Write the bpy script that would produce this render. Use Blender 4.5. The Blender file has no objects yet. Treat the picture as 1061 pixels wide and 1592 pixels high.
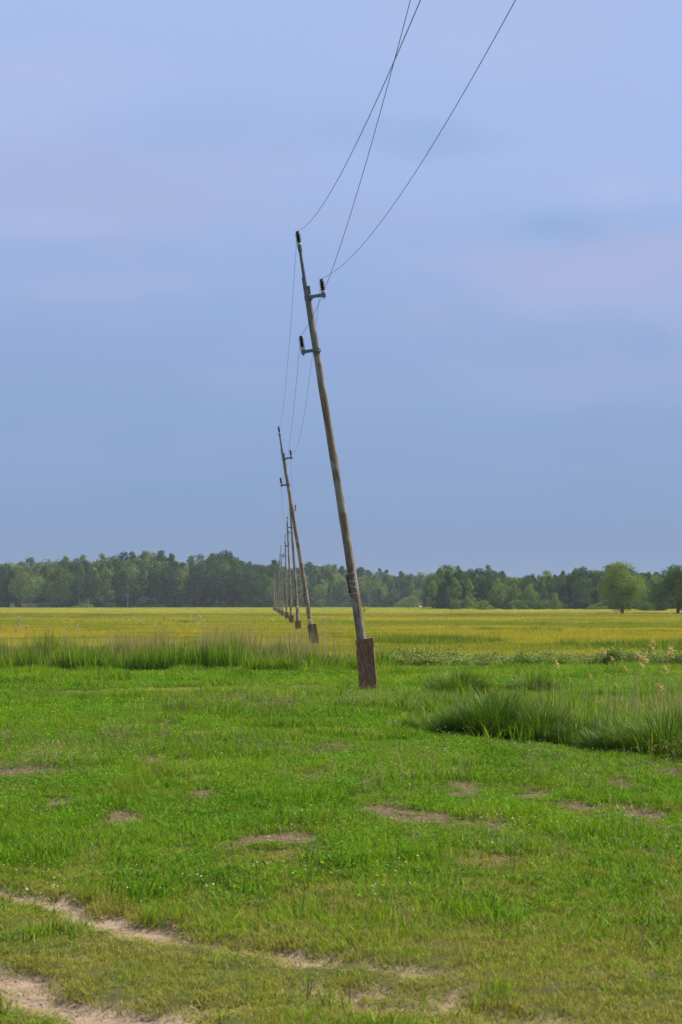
import bpy, math, random
import numpy as np
from mathutils import Vector, Matrix, Euler

R = math.radians
scene = bpy.context.scene
C = scene.collection

# ------------------------------------------------------------------ camera
F_PX, CX, CY, HOR = 2653.0, 530.5, 796.0, 938.0      # focal length in photo pixels, centre, horizon row
CAM_H = 1.6
PITCH = math.atan((HOR - CY) / F_PX)
cd = bpy.data.cameras.new('camera')
cd.sensor_fit = 'VERTICAL'; cd.sensor_height = 36.0; cd.sensor_width = 24.0; cd.lens = 60.0
cd.clip_start = 0.1; cd.clip_end = 9000.0
cd.dof.use_dof = True; cd.dof.focus_distance = 42.0; cd.dof.aperture_fstop = 8.0
cam = bpy.data.objects.new('camera', cd); C.objects.link(cam)
cam.location = (0, 0, CAM_H); cam.rotation_euler = (R(90) + PITCH, 0, 0)
scene.camera = cam

# ------------------------------------------------------------------ light and sky
SUN_EL, SUN_AZ = R(54), R(68)          # azimuth measured from the view direction (+Y) towards the right (+X)
SUN_DIR = Vector((math.sin(SUN_AZ) * math.cos(SUN_EL), math.cos(SUN_AZ) * math.cos(SUN_EL), math.sin(SUN_EL)))
ld = bpy.data.lights.new('sun', 'SUN'); ld.energy = 5.0; ld.angle = R(0.6); ld.color = (1.0, 0.94, 0.82)
sun = bpy.data.objects.new('sun', ld); C.objects.link(sun)
sun.rotation_euler = SUN_DIR.to_track_quat('Z', 'Y').to_euler()
sun.location = (30, 20, 60)

scene.view_settings.view_transform = 'Standard'
scene.view_settings.look = 'None'
scene.view_settings.exposure = 0.38
scene.view_settings.gamma = 1.0
scene.cycles.use_denoising = True
scene.cycles.volume_bounces = 0
scene.cycles.max_bounces = 8
scene.cycles.transparent_max_bounces = 8


class NT:
    """tiny helper for node trees"""
    def __init__(self, tree):
        self.t = tree; tree.nodes.clear()
    def n(self, typ, **kw):
        nd = self.t.nodes.new(typ)
        ins = kw.pop('ins', {})
        for k, v in kw.items(): setattr(nd, k, v)
        for k, v in ins.items():
            s = nd.inputs[k]
            if isinstance(v, bpy.types.NodeSocket): self.t.links.new(v, s)
            else: s.default_value = v
        return nd
    def math(self, op, a, b=0.0, clamp=False):
        nd = self.t.nodes.new('ShaderNodeMath'); nd.operation = op; nd.use_clamp = clamp
        for i, v in enumerate((a, b)):
            if isinstance(v, bpy.types.NodeSocket): self.t.links.new(v, nd.inputs[i])
            else: nd.inputs[i].default_value = v
        return nd.outputs[0]
    def ramp(self, fac, stops):
        nd = self.t.nodes.new('ShaderNodeValToRGB'); el = nd.color_ramp.elements
        while len(el) < len(stops): el.new(0.5)
        for e, (p, c) in zip(el, stops):
            e.position = p; e.color = c if len(c) == 4 else (*c, 1)
        self.t.links.new(fac, nd.inputs[0]); return nd.outputs[0]
    def mix(self, fac, a, b, blend='MIX'):
        nd = self.t.nodes.new('ShaderNodeMix'); nd.data_type = 'RGBA'; nd.blend_type = blend
        for s, v in ((nd.inputs[0], fac), (nd.inputs[6], a), (nd.inputs[7], b)):
            if isinstance(v, bpy.types.NodeSocket): self.t.links.new(v, s)
            elif s == nd.inputs[0]: s.default_value = v
            else: s.default_value = v if len(v) == 4 else (*v, 1)
        return nd.outputs[2]
    def noise(self, vec, scale, detail=2.0, rough=0.5, dist=0.0):
        nd = self.n('ShaderNodeTexNoise', ins={'Scale': scale, 'Detail': detail, 'Roughness': rough, 'Distortion': dist})
        if vec is not None: self.t.links.new(vec, nd.inputs['Vector'])
        return nd.outputs[0]
    def mapping(self, vec, scale=(1, 1, 1), loc=(0, 0, 0)):
        nd = self.n('ShaderNodeMapping', ins={'Vector': vec}); nd.inputs['Scale'].default_value = scale
        nd.inputs['Location'].default_value = loc; return nd.outputs[0]
    def link(self, a, b): self.t.links.new(a, b)


world = bpy.data.worlds.new('World'); scene.world = world; world.use_nodes = True
w = NT(world.node_tree)
tc = w.n('ShaderNodeTexCoord').outputs['Generated']
sky = w.n('ShaderNodeTexSky', sky_type='NISHITA', sun_disc=False, sun_elevation=SUN_EL, sun_rotation=SUN_AZ)
sky.air_density = 1.2; sky.dust_density = 1.5
bg1 = w.n('ShaderNodeBackground', ins={'Color': sky.outputs[0], 'Strength': 0.10})
sep = w.n('ShaderNodeSeparateXYZ', ins={0: tc})
# cloud deck: slate blue low down, paler and more lavender higher up, with soft drifting clouds
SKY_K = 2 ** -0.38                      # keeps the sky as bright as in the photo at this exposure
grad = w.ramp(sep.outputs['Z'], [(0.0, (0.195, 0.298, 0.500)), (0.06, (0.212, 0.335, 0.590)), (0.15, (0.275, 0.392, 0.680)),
                                 (0.25, (0.360, 0.490, 0.830)), (0.34, (0.400, 0.525, 0.845)), (0.55, (0.30, 0.34, 0.42)), (1.0, (0.27, 0.31, 0.38))])  # last stops: unseen sky overhead, dimmed and greyed to weaken the blue fill
uu = w.math('DIVIDE', sep.outputs['X'], w.math('MAXIMUM', w.math('ABSOLUTE', sep.outputs['Y']), .05))
vv = w.math('DIVIDE', sep.outputs['Z'], w.math('MAXIMUM', w.math('ABSOLUTE', sep.outputs['Y']), .05))
n1 = w.noise(w.mapping(tc, (6, 6, 17), (3.1, 0, 0.45)), 1.3, 5.0, 0.55, 0.6)
n2 = w.noise(w.mapping(tc, (1.6, 1.6, 6), (7.3, 2, 1.2)), 2.6, 5.0, 0.55, 0.8)
def cloud(col, px, py, rx, ry, amt, c):
    """a soft ragged cloud fixed in the sky in the direction given"""
    du = w.math('DIVIDE', w.math('SUBTRACT', uu, (px - 530.5) / 2653.0), rx / 2653.0)
    dv = w.math('DIVIDE', w.math('SUBTRACT', vv, (938.0 - py) / 2653.0), ry / 2653.0)
    d = w.math('SQRT', w.math('ADD', w.math('MULTIPLY', du, du), w.math('MULTIPLY', dv, dv)))
    d = w.math('ADD', d, w.math('MULTIPLY', w.math('SUBTRACT', n1, .5), 2.2))
    mr = w.n('ShaderNodeMapRange', interpolation_type='SMOOTHSTEP', ins={'Value': d, 'From Min': 1.15, 'From Max': .1, 'To Min': 0.0, 'To Max': amt})
    return w.mix(mr.outputs[0], col, c)
LAV, PALE, BLU = (0.400, 0.460, 0.735), (0.455, 0.525, 0.84), (0.270, 0.405, 0.705)
b2 = w.ramp(n2, [(0.42, (0, 0, 0)), (0.62, (1, 1, 1))])
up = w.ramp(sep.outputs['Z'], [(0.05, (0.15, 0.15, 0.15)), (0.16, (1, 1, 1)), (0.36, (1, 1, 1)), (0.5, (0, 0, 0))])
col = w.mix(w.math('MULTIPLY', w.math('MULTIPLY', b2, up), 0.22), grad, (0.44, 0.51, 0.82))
for a in ((170, 290, 420, 95, .75, LAV), (520, 330, 260, 60, .45, LAV), (930, 420, 300, 110, .90, LAV), (960, 285, 210, 50, .60, PALE), (160, 445, 240, 34, .35, LAV), (50, 345, 150, 26, .25, PALE),
          (60, 130, 260, 80, .55, PALE), (760, 60, 260, 70, .5, PALE), (870, 345, 120, 48, .75, BLU), (700, 210, 170, 50, .45, BLU), (330, 185, 260, 60, .20, BLU), (200, 390, 300, 40, .22, BLU), (640, 620, 420, 70, .25, BLU), (980, 590, 240, 60, .22, LAV)):
    col = cloud(col, *a)
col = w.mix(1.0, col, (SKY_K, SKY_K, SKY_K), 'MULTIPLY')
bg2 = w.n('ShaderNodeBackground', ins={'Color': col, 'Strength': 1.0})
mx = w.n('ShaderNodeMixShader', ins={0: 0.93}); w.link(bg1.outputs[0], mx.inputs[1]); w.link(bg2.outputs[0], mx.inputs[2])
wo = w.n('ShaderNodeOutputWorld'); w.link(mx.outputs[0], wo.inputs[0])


# ------------------------------------------------------------------ geometry helpers
def at(px, py, D):
    """world point at distance D (metres along +Y) seen at photo pixel px, py"""
    cx, cy = (px - CX) / F_PX, (CY - py) / F_PX
    d = Vector((cx, math.cos(PITCH) - cy * math.sin(PITCH), math.sin(PITCH) + cy * math.cos(PITCH)))
    t = D / d.y
    return Vector((t * d.x, D, CAM_H + t * d.z))

def ground_at(px, py, z=0.0):
    cx, cy = (px - CX) / F_PX, (CY - py) / F_PX
    d = Vector((cx, math.cos(PITCH) - cy * math.sin(PITCH), math.sin(PITCH) + cy * math.cos(PITCH)))
    t = (z - CAM_H) / d.z
    return Vector((t * d.x, t * d.y, z))

def hash2(ix, iy, seed):
    h = (ix.astype(np.int64) * 374761393 + iy.astype(np.int64) * 668265263 + seed * 974634777) & 0xffffffff
    h = ((h ^ (h >> 13)) * 1274126177) & 0xffffffff
    return ((h ^ (h >> 16)) & 0xffff) / 65535.0

def vnoise(x, y, s, seed=0):
    x = np.asarray(x, float) * s; y = np.asarray(y, float) * s
    ix, iy = np.floor(x), np.floor(y); fx, fy = x - ix, y - iy
    fx = fx * fx * (3 - 2 * fx); fy = fy * fy * (3 - 2 * fy)
    a, b = hash2(ix, iy, seed), hash2(ix + 1, iy, seed)
    c, d = hash2(ix, iy + 1, seed), hash2(ix + 1, iy + 1, seed)
    return (a * (1 - fx) + b * fx) * (1 - fy) + (c * (1 - fx) + d * fx) * fy

def fbm(x, y, s, seed=0, oc=3):
    v = 0; a = 0.5; t = 0
    for i in range(oc):
        v = v + a * vnoise(x, y, s * 2 ** i, seed + i * 17); t += a; a *= 0.5
    return v / t

def sstep(a, b, x):
    t = np.clip((np.asarray(x, float) - a) / (b - a), 0, 1); return t * t * (3 - 2 * t)

def seg_dist(x, y, pts):
    """distance to a polyline whose points carry a half width; returns distance minus half width"""
    best = np.full(np.shape(x), 1e9)
    for (x0, y0, w0), (x1, y1, w1) in zip(pts[:-1], pts[1:]):
        dx, dy = x1 - x0, y1 - y0; L = dx * dx + dy * dy
        t = np.clip(((x - x0) * dx + (y - y0) * dy) / L, 0, 1)
        d = np.hypot(x - x0 - t * dx, y - y0 - t * dy) - (w0 + (w1 - w0) * t)
        best = np.minimum(best, d)
    return best

def pl(*pp):
    return [(ground_at(a, b).x, ground_at(a, b).y, c) for a, b, c in pp]

SAND = [pl((-40, 1372, .11), (60, 1390, .11), (130, 1408, .12), (200, 1432, .16), (255, 1450, .06), (330, 1463, .10), (385, 1470, .07)),
        pl((420, 1476, .10), (495, 1490, .14), (515, 1492, .05)),
        pl((515, 1527, .11), (570, 1536, .13), (640, 1545, .08), (700, 1536, .08)),
        pl((-80, 1480, .10), (40, 1506, .10), (70, 1540, .13), (130, 1566, .10), (250, 1584, .03)),
        pl((-60, 1510, .10), (20, 1520, .03), (60, 1530, .02)), pl((150, 1572, .05), (240, 1596, .08)),
        pl((120, 1484, .03), (160, 1488, .02)), pl((340, 1560, .03), (380, 1562, .03)),
        pl((560, 1562, .06), (680, 1564, .09), (700, 1560, .04)), pl((760, 1584, .08), (900, 1590, .10)), pl((590, 1500, .05), (660, 1505, .05)),
        pl((60, 1625, .1), (300, 1640, .1), (620, 1650, .1))]
TRACK2 = [pl((60, 1076, .28), (130, 1074, .30)), pl((190, 1071, .22), (270, 1071, .26)), pl((320, 1069, .20), (490, 1064, .25))]
SOIL = [(600, 1255, 40, 6), (680, 1265, 62, 7), (440, 1314, 85, 6), (725, 1222, 28, 5), (1000, 1260, 34, 5), (895, 1247, 32, 5), (30, 1197, 60, 4),
        (185, 1269, 34, 3), (316, 1232, 18, 4), (298, 1300, 22, 4), (770, 1276, 22, 4), (575, 1215, 18, 4), (765, 1338, 34, 5), (705, 1335, 24, 4),
        (545, 1130, 24, 2), (560, 1240, 24, 3), (530, 1160, 30, 2), (380, 1296, 10, 5), (1040, 1195, 20, 3), (830, 1228, 34, 3), (250, 1180, 30, 2), (150, 1325, 30, 4), (860, 1300, 26, 3), (480, 1205, 26, 3), (960, 1215, 26, 3), (90, 1245, 24, 3), (640, 1300, 20, 3), (250, 1215, 16, 2), (820, 1380, 22, 3), (520, 1372, 26, 3), (1030, 1330, 22, 4)]

def sand_mask(x, y):
    x = np.asarray(x, float); y = np.asarray(y, float)
    n = (fbm(x * .6, y, 5.0, 5) - .5) * .50 + (fbm(x, y, 14.0, 9, 3) - .5) * .30 + sstep(.54, .66, fbm(x * .7, y * 1.3, 2.6, 15, 2)) * .13
    m = np.zeros(np.shape(x))
    for p in SAND:
        m = np.maximum(m, 1 - sstep(-.03, .04, seg_dist(x, y, p) - .085 + n * .62))
    for p in TRACK2:
        m = np.maximum(m, 1 - sstep(-.06, .10, seg_dist(x, y, p) - .20 + n * 1.2))
    return m

def soil_mask(x, y):
    x = np.asarray(x, float); y = np.asarray(y, float)
    n = (fbm(x, y, 4.0, 31) - .5)
    m = np.zeros(np.shape(x))
    for px, py, rx, ry in SOIL:
        c = ground_at(px, py); rxm = rx / F_PX * c.y; rym = abs(ground_at(px, py - ry).y - c.y) * 1.8 + .12
        q = np.hypot((x - c.x) / rxm, (y - c.y) / rym) + n * 2.4 + (fbm(x, y, 13.0, 35, 3) - .5) * 2.0
        m = np.maximum(m, 1 - sstep(.75, 1.1, q))
    return m

def ditch_left(x, y):      # reed ditch crossing behind the first pole
    c = 41.3 + .25 * np.sin(np.asarray(x) * .5) - np.asarray(x) * .02
    return np.exp(-((np.asarray(y) - c) / .8) ** 2) * (1 - sstep(0.6, 1.6, x)) + .5 * np.exp(-((np.asarray(y) - 45.0) / 1.0) ** 2) * sstep(0.6, 1.6, x)

EDGE = [(680, 1140), (760, 1152), (860, 1160), (940, 1168), (1061, 1180), (1200, 1196)]
EDGE_W = [ground_at(a, b) for a, b in EDGE]
EDX = np.array([p.x for p in EDGE_W]); EDY = np.array([p.y for p in EDGE_W])
def edge_y(x): return np.interp(x, EDX, EDY)
def ditch_right(x, y):
    d = np.asarray(y, float) - edge_y(x)
    return sstep(-.1, .5, d) * (1 - sstep(1.6, 2.4, d)) * sstep(.8, 1.3, x)

def gz(x, y):
    x = np.asarray(x, float); y = np.asarray(y, float)
    z = (fbm(x, y, .35, 3, 2) - .5) * .10 + (fbm(x, y, 2.2, 13, 3) - .5) * .035
    z = z * (1 - sstep(60, 90, y)) 
    z = z - .10 * sstep(42, 48, y) - .32 * ditch_left(x, y) - .30 * ditch_right(x, y)
    near = (1 - sstep(34, 36, y)) * sstep(1, 4, y)
    z = z - near * .05 * sand_mask(x, y) - near * .02 * soil_mask(x, y) + near * (1 - sand_mask(x, y)) * (1 - sstep(10, 11, y)) * (fbm(x, y, 9.0, 77, 2) - .3) * .035
    return z


def mesh_obj(name, V, Fc, mat, parent=None, smooth=False, attrs=None, link=True):
    """V (n,3); Fc list or (m,k) array of faces"""
    me = bpy.data.meshes.new(name)
    V = np.asarray(V, np.float32)
    if isinstance(Fc, np.ndarray):
        m, k = Fc.shape
        me.vertices.add(len(V)); me.vertices.foreach_set('co', V.ravel())
        me.loops.add(m * k); me.loops.foreach_set('vertex_index', Fc.astype(np.int32).ravel())
        me.polygons.add(m); me.polygons.foreach_set('loop_start', np.arange(0, m * k, k, dtype=np.int32))
        me.update(calc_edges=True)
    else:
        me.from_pydata([tuple(v) for v in V], [], Fc)
    if smooth: me.polygons.foreach_set('use_smooth', np.ones(len(me.polygons), bool))
    for an, av in (attrs or {}).items():
        a = me.attributes.new(an, 'FLOAT', 'POINT'); a.data.foreach_set('value', np.asarray(av, np.float32))
    if mat: me.materials.append(mat)
    o = bpy.data.objects.new(name, me)
    if link: C.objects.link(o)
    if parent: o.parent = parent
    return o

class MB:
    def __init__(self): self.v = []; self.f = []
    def tube(self, pts, rads, n=12, cap=True, jitter=0, rng=None, squash=1.0):
        pts = [Vector(p) for p in pts]; b = len(self.v)
        for i, p in enumerate(pts):
            d = (pts[min(i + 1, len(pts) - 1)] - pts[max(i - 1, 0)]).normalized()
            a = d.cross(Vector((0, 1, 0)) if abs(d.y) < .9 else Vector((1, 0, 0))).normalized(); c = d.cross(a)
            for k in range(n):
                t = 2 * math.pi * k / n; r = rads[i]
                if jitter: r *= 1 + jitter * (rng.random() - .5)
                self.v.append(tuple(p + a * math.cos(t) * r + c * math.sin(t) * r * squash))
        for i in range(len(pts) - 1):
            for k in range(n):
                k2 = (k + 1) % n
                self.f.append((b + i * n + k, b + i * n + k2, b + (i + 1) * n + k2, b + (i + 1) * n + k))
        if cap:
            self.f.append(tuple(b + k for k in range(n))[::-1]); self.f.append(tuple(b + (len(pts) - 1) * n + k for k in range(n)))
        return self
    def box(self, c, s, M=None):
        b = len(self.v)
        for z in (-1, 1):
            for x, y in ((-1, -1), (1, -1), (1, 1), (-1, 1)):
                p = Vector((x * s[0] / 2, y * s[1] / 2, z * s[2] / 2))
                if M: p = M @ p
                self.v.append(tuple(Vector(c) + p))
        for q in ((3, 2, 1, 0), (4, 5, 6, 7), (0, 1, 5, 4), (1, 2, 6, 5), (2, 3, 7, 6), (3, 0, 4, 7)):
            self.f.append(tuple(b + k for k in q))
        return self
    def build(self, name, mat, parent=None, smooth=True, bevel=0):
        o = mesh_obj(name, self.v, self.f, mat, parent, smooth)
        if smooth: o.data.set_sharp_from_angle(angle=R(38))
        if bevel:
            m = o.modifiers.new('bevel', 'BEVEL'); m.width = bevel; m.segments = 2
        return o

def tag(o, label=None, cat=None, group=None, kind=None):
    if label: o['label'] = label
    if cat: o['category'] = cat
    if group: o['group'] = group
    if kind: o['kind'] = kind
    return o

def empty(name, loc, rot=(0, 0, 0)):
    o = bpy.data.objects.new(name, None); o.empty_display_size = .2; C.objects.link(o)
    o.location = loc; o.rotation_euler = rot; return o


# ------------------------------------------------------------------ materials
def new_mat(name):
    m = bpy.data.materials.new(name); m.use_nodes = True; return m, NT(m.node_tree)

def finish(t, col, rough=.8, bump=None, bstr=.4, bdist=.02, spec=.3, metal=0.0):
    p = t.n('ShaderNodeBsdfPrincipled', ins={'Base Color': col, 'Roughness': rough, 'Metallic': metal})
    p.inputs['Specular IOR Level'].default_value = spec
    if bump is not None:
        b = t.n('ShaderNodeBump', ins={'Height': bump, 'Strength': bstr, 'Distance': bdist}); t.link(b.outputs[0], p.inputs['Normal'])
    o = t.n('ShaderNodeOutputMaterial'); t.link(p.outputs[0], o.inputs[0])

def leaf_mat(name, cols, scale=.35, trans=.45, tip=None, rnd=.35, spec=True, gain=1.0, extra=None, root=None):
    """thin foliage: cols = list of (position, colour) picked by noise over the ground plus a little chance per tuft"""
    m, t = new_mat(name)
    geo = t.n('ShaderNodeNewGeometry').outputs['Position']
    oi = t.n('ShaderNodeObjectInfo').outputs['Random']
    nz = t.noise(geo, scale, 3.0, .6)
    isl = t.n('ShaderNodeNewGeometry').outputs['Random Per Island']
    f = t.math('ADD', nz, t.math('MULTIPLY', t.math('SUBTRACT', oi, .5), rnd * .6))
    f = t.math('ADD', f, t.math('MULTIPLY', t.math('SUBTRACT', isl, .5), rnd))
    c = t.ramp(f, cols)
    if extra: c = extra(t, geo, c)
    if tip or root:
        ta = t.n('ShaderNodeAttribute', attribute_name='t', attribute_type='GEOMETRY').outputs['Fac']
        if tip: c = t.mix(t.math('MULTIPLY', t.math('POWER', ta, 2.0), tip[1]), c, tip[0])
        if root: c = t.mix(t.math('MULTIPLY', t.math('POWER', t.math('SUBTRACT', 1.0, ta), 2.0), root[1]), c, root[0])  # darker blade bases: shade low in the grass painted into the colour
    v = t.math('ADD', .55, t.math('MULTIPLY', isl, .90))
    c = t.mix(1.0, c, t.n('ShaderNodeCombineColor', ins={0: v, 1: v, 2: v}).outputs[0], 'MULTIPLY')
    df = t.n('ShaderNodeBsdfDiffuse', ins={'Color': c})
    c2 = t.mix(1.0, c, (1.05, 1.15, .40), 'MULTIPLY')
    tr = t.n('ShaderNodeBsdfTranslucent', ins={'Color': c2})
    s = t.n('ShaderNodeMixShader', ins={0: trans}); t.link(df.outputs[0], s.inputs[1]); t.link(tr.outputs[0], s.inputs[2])
    out = s.outputs[0]
    if spec:
        g = t.n('ShaderNodeBsdfGlossy', ins={'Color': (1, 1, 1, 1), 'Roughness': .42})
        s2 = t.n('ShaderNodeMixShader', ins={0: (.008 if spec is True else spec)}); t.link(out, s2.inputs[1]); t.link(g.outputs[0], s2.inputs[2]); out = s2.outputs[0]
    o = t.n('ShaderNodeOutputMaterial'); t.link(out, o.inputs[0])
    return m

M = {}
def field_colour(t, geo, c):
    """crop colour by place: gold, olive and brown strips that cross the meadow"""
    s = t.n('ShaderNodeSeparateXYZ', ins={0: geo})
    wob = t.noise(t.mapping(geo, (.014, .014, 0)), 1.0, 3.0)
    yy = t.math('MULTIPLY', s.outputs[1], t.math('ADD', 1.0, t.math('MULTIPLY', t.math('SUBTRACT', wob, .5), .30)))
    yn = t.math('DIVIDE', yy, 700.0)
    Y, R_, O, W_, B, L = (.46, .425, .075), (.47, .38, .070), (.26, .30, .045), (.30, .25, .080), (.23, .130, .090), (.42, .43, .12)
    band = t.ramp(yn, [(.0, (.30, .32, .05)), (.085, Y), (.125, R_), (.148, Y), (.168, W_), (.20, O), (.222, Y), (.262, O), (.285, B), (.365, B), (.39, L), (.62, L), (.80, (.20, .26, .06)), (.84, (.05, .07, .025)), (1.0, (.05, .07, .025))])
    st = t.noise(t.mapping(geo, (.030, .13, 0)), 1.0, 5.0, .65, .4)
    c2 = t.mix(t.ramp(st, [(.46, (0, 0, 0)), (.57, (.95, .95, .95))]), band, (.20, .27, .035))
    st2 = t.noise(t.mapping(geo, (.045, .22, 0), (9, 5, 0)), 1.0, 4.0, .65, .4)
    c2 = t.mix(t.ramp(st2, [(.50, (0, 0, 0)), (.61, (.8, .8, .8))]), c2, (.58, .45, .075))
    st3 = t.noise(t.mapping(geo, (.25, .6, 0), (2, 8, 0)), 1.0, 4.0, .6)
    c2 = t.mix(t.ramp(st3, [(.55, (0, 0, 0)), (.72, (.6, .6, .6))]), c2, (.34, .26, .10))
    return t.mix(.93, c, c2)

def meadow_patches(t, geo, c):
    """drier yellow and straw coloured places in the meadow"""
    a = t.ramp(t.noise(geo, .22, 4.0, .6), [(.45, (0, 0, 0)), (.68, (.75, .75, .75))])
    c = t.mix(a, c, (.27, .41, .022))
    b = t.ramp(t.noise(t.mapping(geo, (.6, 1.0, 0), (4, 7, 0)), .9, 4.0, .65), [(.54, (0, 0, 0)), (.70, (.7, .7, .7))])
    return t.mix(b, c, (.30, .25, .07))

def make_materials():
    # ground
    m, t = new_mat('meadow_soil'); M['ground'] = m
    geo = t.n('ShaderNodeNewGeometry').outputs['Position']
    sand = t.n('ShaderNodeAttribute', attribute_name='sand').outputs['Fac']
    soil = t.n('ShaderNodeAttribute', attribute_name='soil').outputs['Fac']
    far = t.n('ShaderNodeAttribute', attribute_name='far').outputs['Fac']
    a = t.noise(geo, 1.1, 4.0, .6); b = t.noise(geo, 30.0, 4.0, .65); g = t.noise(geo, 140.0, 2.0)
    grass = t.ramp(a, [(.35, (.075, .095, .025)), (.5, (.10, .10, .035)), (.65, (.13, .105, .05))])
    grass = t.mix(t.math('MULTIPLY', b, .5), grass, (.055, .06, .02))
    sc = t.ramp(b, [(.3, (.27, .190, .140)), (.5, (.35, .255, .190)), (.7, (.41, .315, .240))])
    sc = t.mix(t.ramp(g, [(.55, (0, 0, 0)), (.75, (.5, .5, .5))]), sc, (.20, .14, .09))
    so = t.ramp(b, [(.3, (.085, .055, .036)), (.55, (.16, .11, .072)), (.75, (.26, .19, .13))])
    mossy = t.ramp(t.noise(geo, 7.0, 4.0, .65), [(.46, (0, 0, 0)), (.6, (1, 1, 1))])
    farc = field_colour(t, geo, (.30, .27, .04, 1))
    c = t.mix(far, grass, farc)
    c = t.mix(soil, c, so)
    sm = t.math('MULTIPLY', sand, t.math('SUBTRACT', 1.0, t.math('MULTIPLY', mossy, .45)))
    c = t.mix(sm, c, sc)
    h = t.math('ADD', b, t.math('MULTIPLY', g, .4))
    finish(t, c, .95, h, .55, .02, .1)
    # plants
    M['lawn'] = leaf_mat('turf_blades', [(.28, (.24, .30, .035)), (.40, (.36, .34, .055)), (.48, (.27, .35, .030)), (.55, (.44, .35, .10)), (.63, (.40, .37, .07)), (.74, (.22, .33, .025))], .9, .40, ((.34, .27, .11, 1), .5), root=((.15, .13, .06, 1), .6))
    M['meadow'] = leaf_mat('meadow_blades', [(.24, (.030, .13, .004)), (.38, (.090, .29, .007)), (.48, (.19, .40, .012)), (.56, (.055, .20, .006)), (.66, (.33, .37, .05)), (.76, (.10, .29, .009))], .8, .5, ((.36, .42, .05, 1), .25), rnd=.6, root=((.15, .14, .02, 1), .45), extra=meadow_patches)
    M['herb'] = leaf_mat('herb_leaves', [(.3, (.05, .17, .009)), (.5, (.10, .27, .012)), (.7, (.18, .32, .02))], .8, .42)
    M['stem'] = leaf_mat('dry_stems', [(.3, (.20, .17, .09)), (.5, (.30, .23, .13)), (.62, (.24, .15, .09)), (.75, (.42, .36, .22))], .6, .3)
    M['litter'] = leaf_mat('soil_litter', [(.3, (.18, .125, .085)), (.5, (.28, .205, .15)), (.7, (.36, .28, .21))], 20, .0, rnd=1.2)
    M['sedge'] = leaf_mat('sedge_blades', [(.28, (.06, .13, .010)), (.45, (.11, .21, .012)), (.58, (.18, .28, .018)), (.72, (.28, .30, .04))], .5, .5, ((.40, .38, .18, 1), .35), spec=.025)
    M['tussock'] = leaf_mat('tussock_blades', [(.28, (.012, .042, .002)), (.48, (.026, .078, .004)), (.64, (.065, .15, .007)), (.80, (.20, .25, .04))], 1.5, .35, ((.20, .32, .04, 1), .30), spec=.02, rnd=.5, root=((.018, .022, .008, 1), .8))  # shaded side painted in: greens darkened overall, nearly black at the root
    M['rush'] = leaf_mat('rush_blades', [(.3, (.08, .15, .016)), (.5, (.15, .22, .022)), (.7, (.27, .31, .04))], .3, .4, rnd=.4)
    M['reed'] = leaf_mat('reed_leaves', [(.28, (.06, .16, .008)), (.45, (.12, .27, .012)), (.6, (.20, .33, .016)), (.74, (.31, .34, .04))], .4, .5, ((.30, .30, .10, 1), .3))
    M['dry_reed'] = leaf_mat('dry_reed_stalks', [(.3, (.30, .23, .14)), (.5, (.42, .33, .21)), (.7, (.52, .43, .29))], .7, .3)
    M['plume'] = leaf_mat('reed_plumes', [(.3, (.42, .30, .24)), (.5, (.52, .39, .32)), (.7, (.62, .50, .43))], .7, .45)
    M['weed'] = leaf_mat('bank_weeds', [(.28, (.11, .17, .04)), (.45, (.17, .24, .055)), (.6, (.23, .29, .07)), (.74, (.33, .35, .14))], .5, .42, ((.5, .5, .38, 1), .35))
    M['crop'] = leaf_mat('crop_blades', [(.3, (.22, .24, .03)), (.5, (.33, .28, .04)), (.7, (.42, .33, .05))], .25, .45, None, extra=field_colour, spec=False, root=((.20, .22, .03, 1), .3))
    M['white_flower'] = leaf_mat('white_petals', [(.3, (.75, .75, .70)), (.7, (.85, .85, .80))], 1, .3, spec=False)
    M['yellow_flower'] = leaf_mat('yellow_petals', [(.3, (.80, .62, .03)), (.7, (.85, .70, .05))], 1, .3, spec=False)
    def crown(name, base, hi, lo):
        m, t = new_mat(name)
        geo = t.n('ShaderNodeNewGeometry'); isl = geo.outputs['Random Per Island']
        oi = t.n('ShaderNodeObjectInfo').outputs['Random']
        nz = t.noise(geo.outputs['Position'], .16, 3.0, .6)
        f = t.math('ADD', t.math('ADD', t.math('MULTIPLY', nz, .6), t.math('MULTIPLY', isl, .30)), t.math('MULTIPLY', t.math('SUBTRACT', oi, .5), .75))
        c = t.ramp(f, [(.20, lo), (.47, base), (.72, hi)])
        df = t.n('ShaderNodeBsdfDiffuse', ins={'Color': c})
        tr = t.n('ShaderNodeBsdfTranslucent', ins={'Color': t.mix(1.0, c, (1.1, 1.2, .6), 'MULTIPLY')})
        s = t.n('ShaderNodeMixShader', ins={0: .32}); t.link(df.outputs[0], s.inputs[1]); t.link(tr.outputs[0], s.inputs[2])
        o = t.n('ShaderNodeOutputMaterial'); t.link(s.outputs[0], o.inputs[0]); return m
    M['crown'] = crown('broadleaf_foliage', (.100, .168, .040), (.22, .30, .065), (.034, .078, .032))
    M['crown_dark'] = crown('dark_foliage', (.035, .080, .030), (.070, .125, .038), (.020, .050, .024))
    M['crown_pale'] = crown('willow_foliage', (.155, .225, .045), (.23, .30, .065), (.085, .15, .035))
    m, t = new_mat('bark'); M['bark'] = m
    ob = t.n('ShaderNodeTexCoord').outputs['Object']
    n = t.noise(t.mapping(ob, (3, 3, .5)), 3.0, 4.0)
    finish(t, t.ramp(n, [(.35, (.06, .05, .04)), (.65, (.17, .15, .13))]), .9, n, .5)
    m, t = new_mat('birch_bark'); M['birch_bark'] = m
    ob = t.n('ShaderNodeTexCoord').outputs['Object']
    n = t.noise(t.mapping(ob, (1, 1, 4)), 2.0, 4.0)
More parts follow.
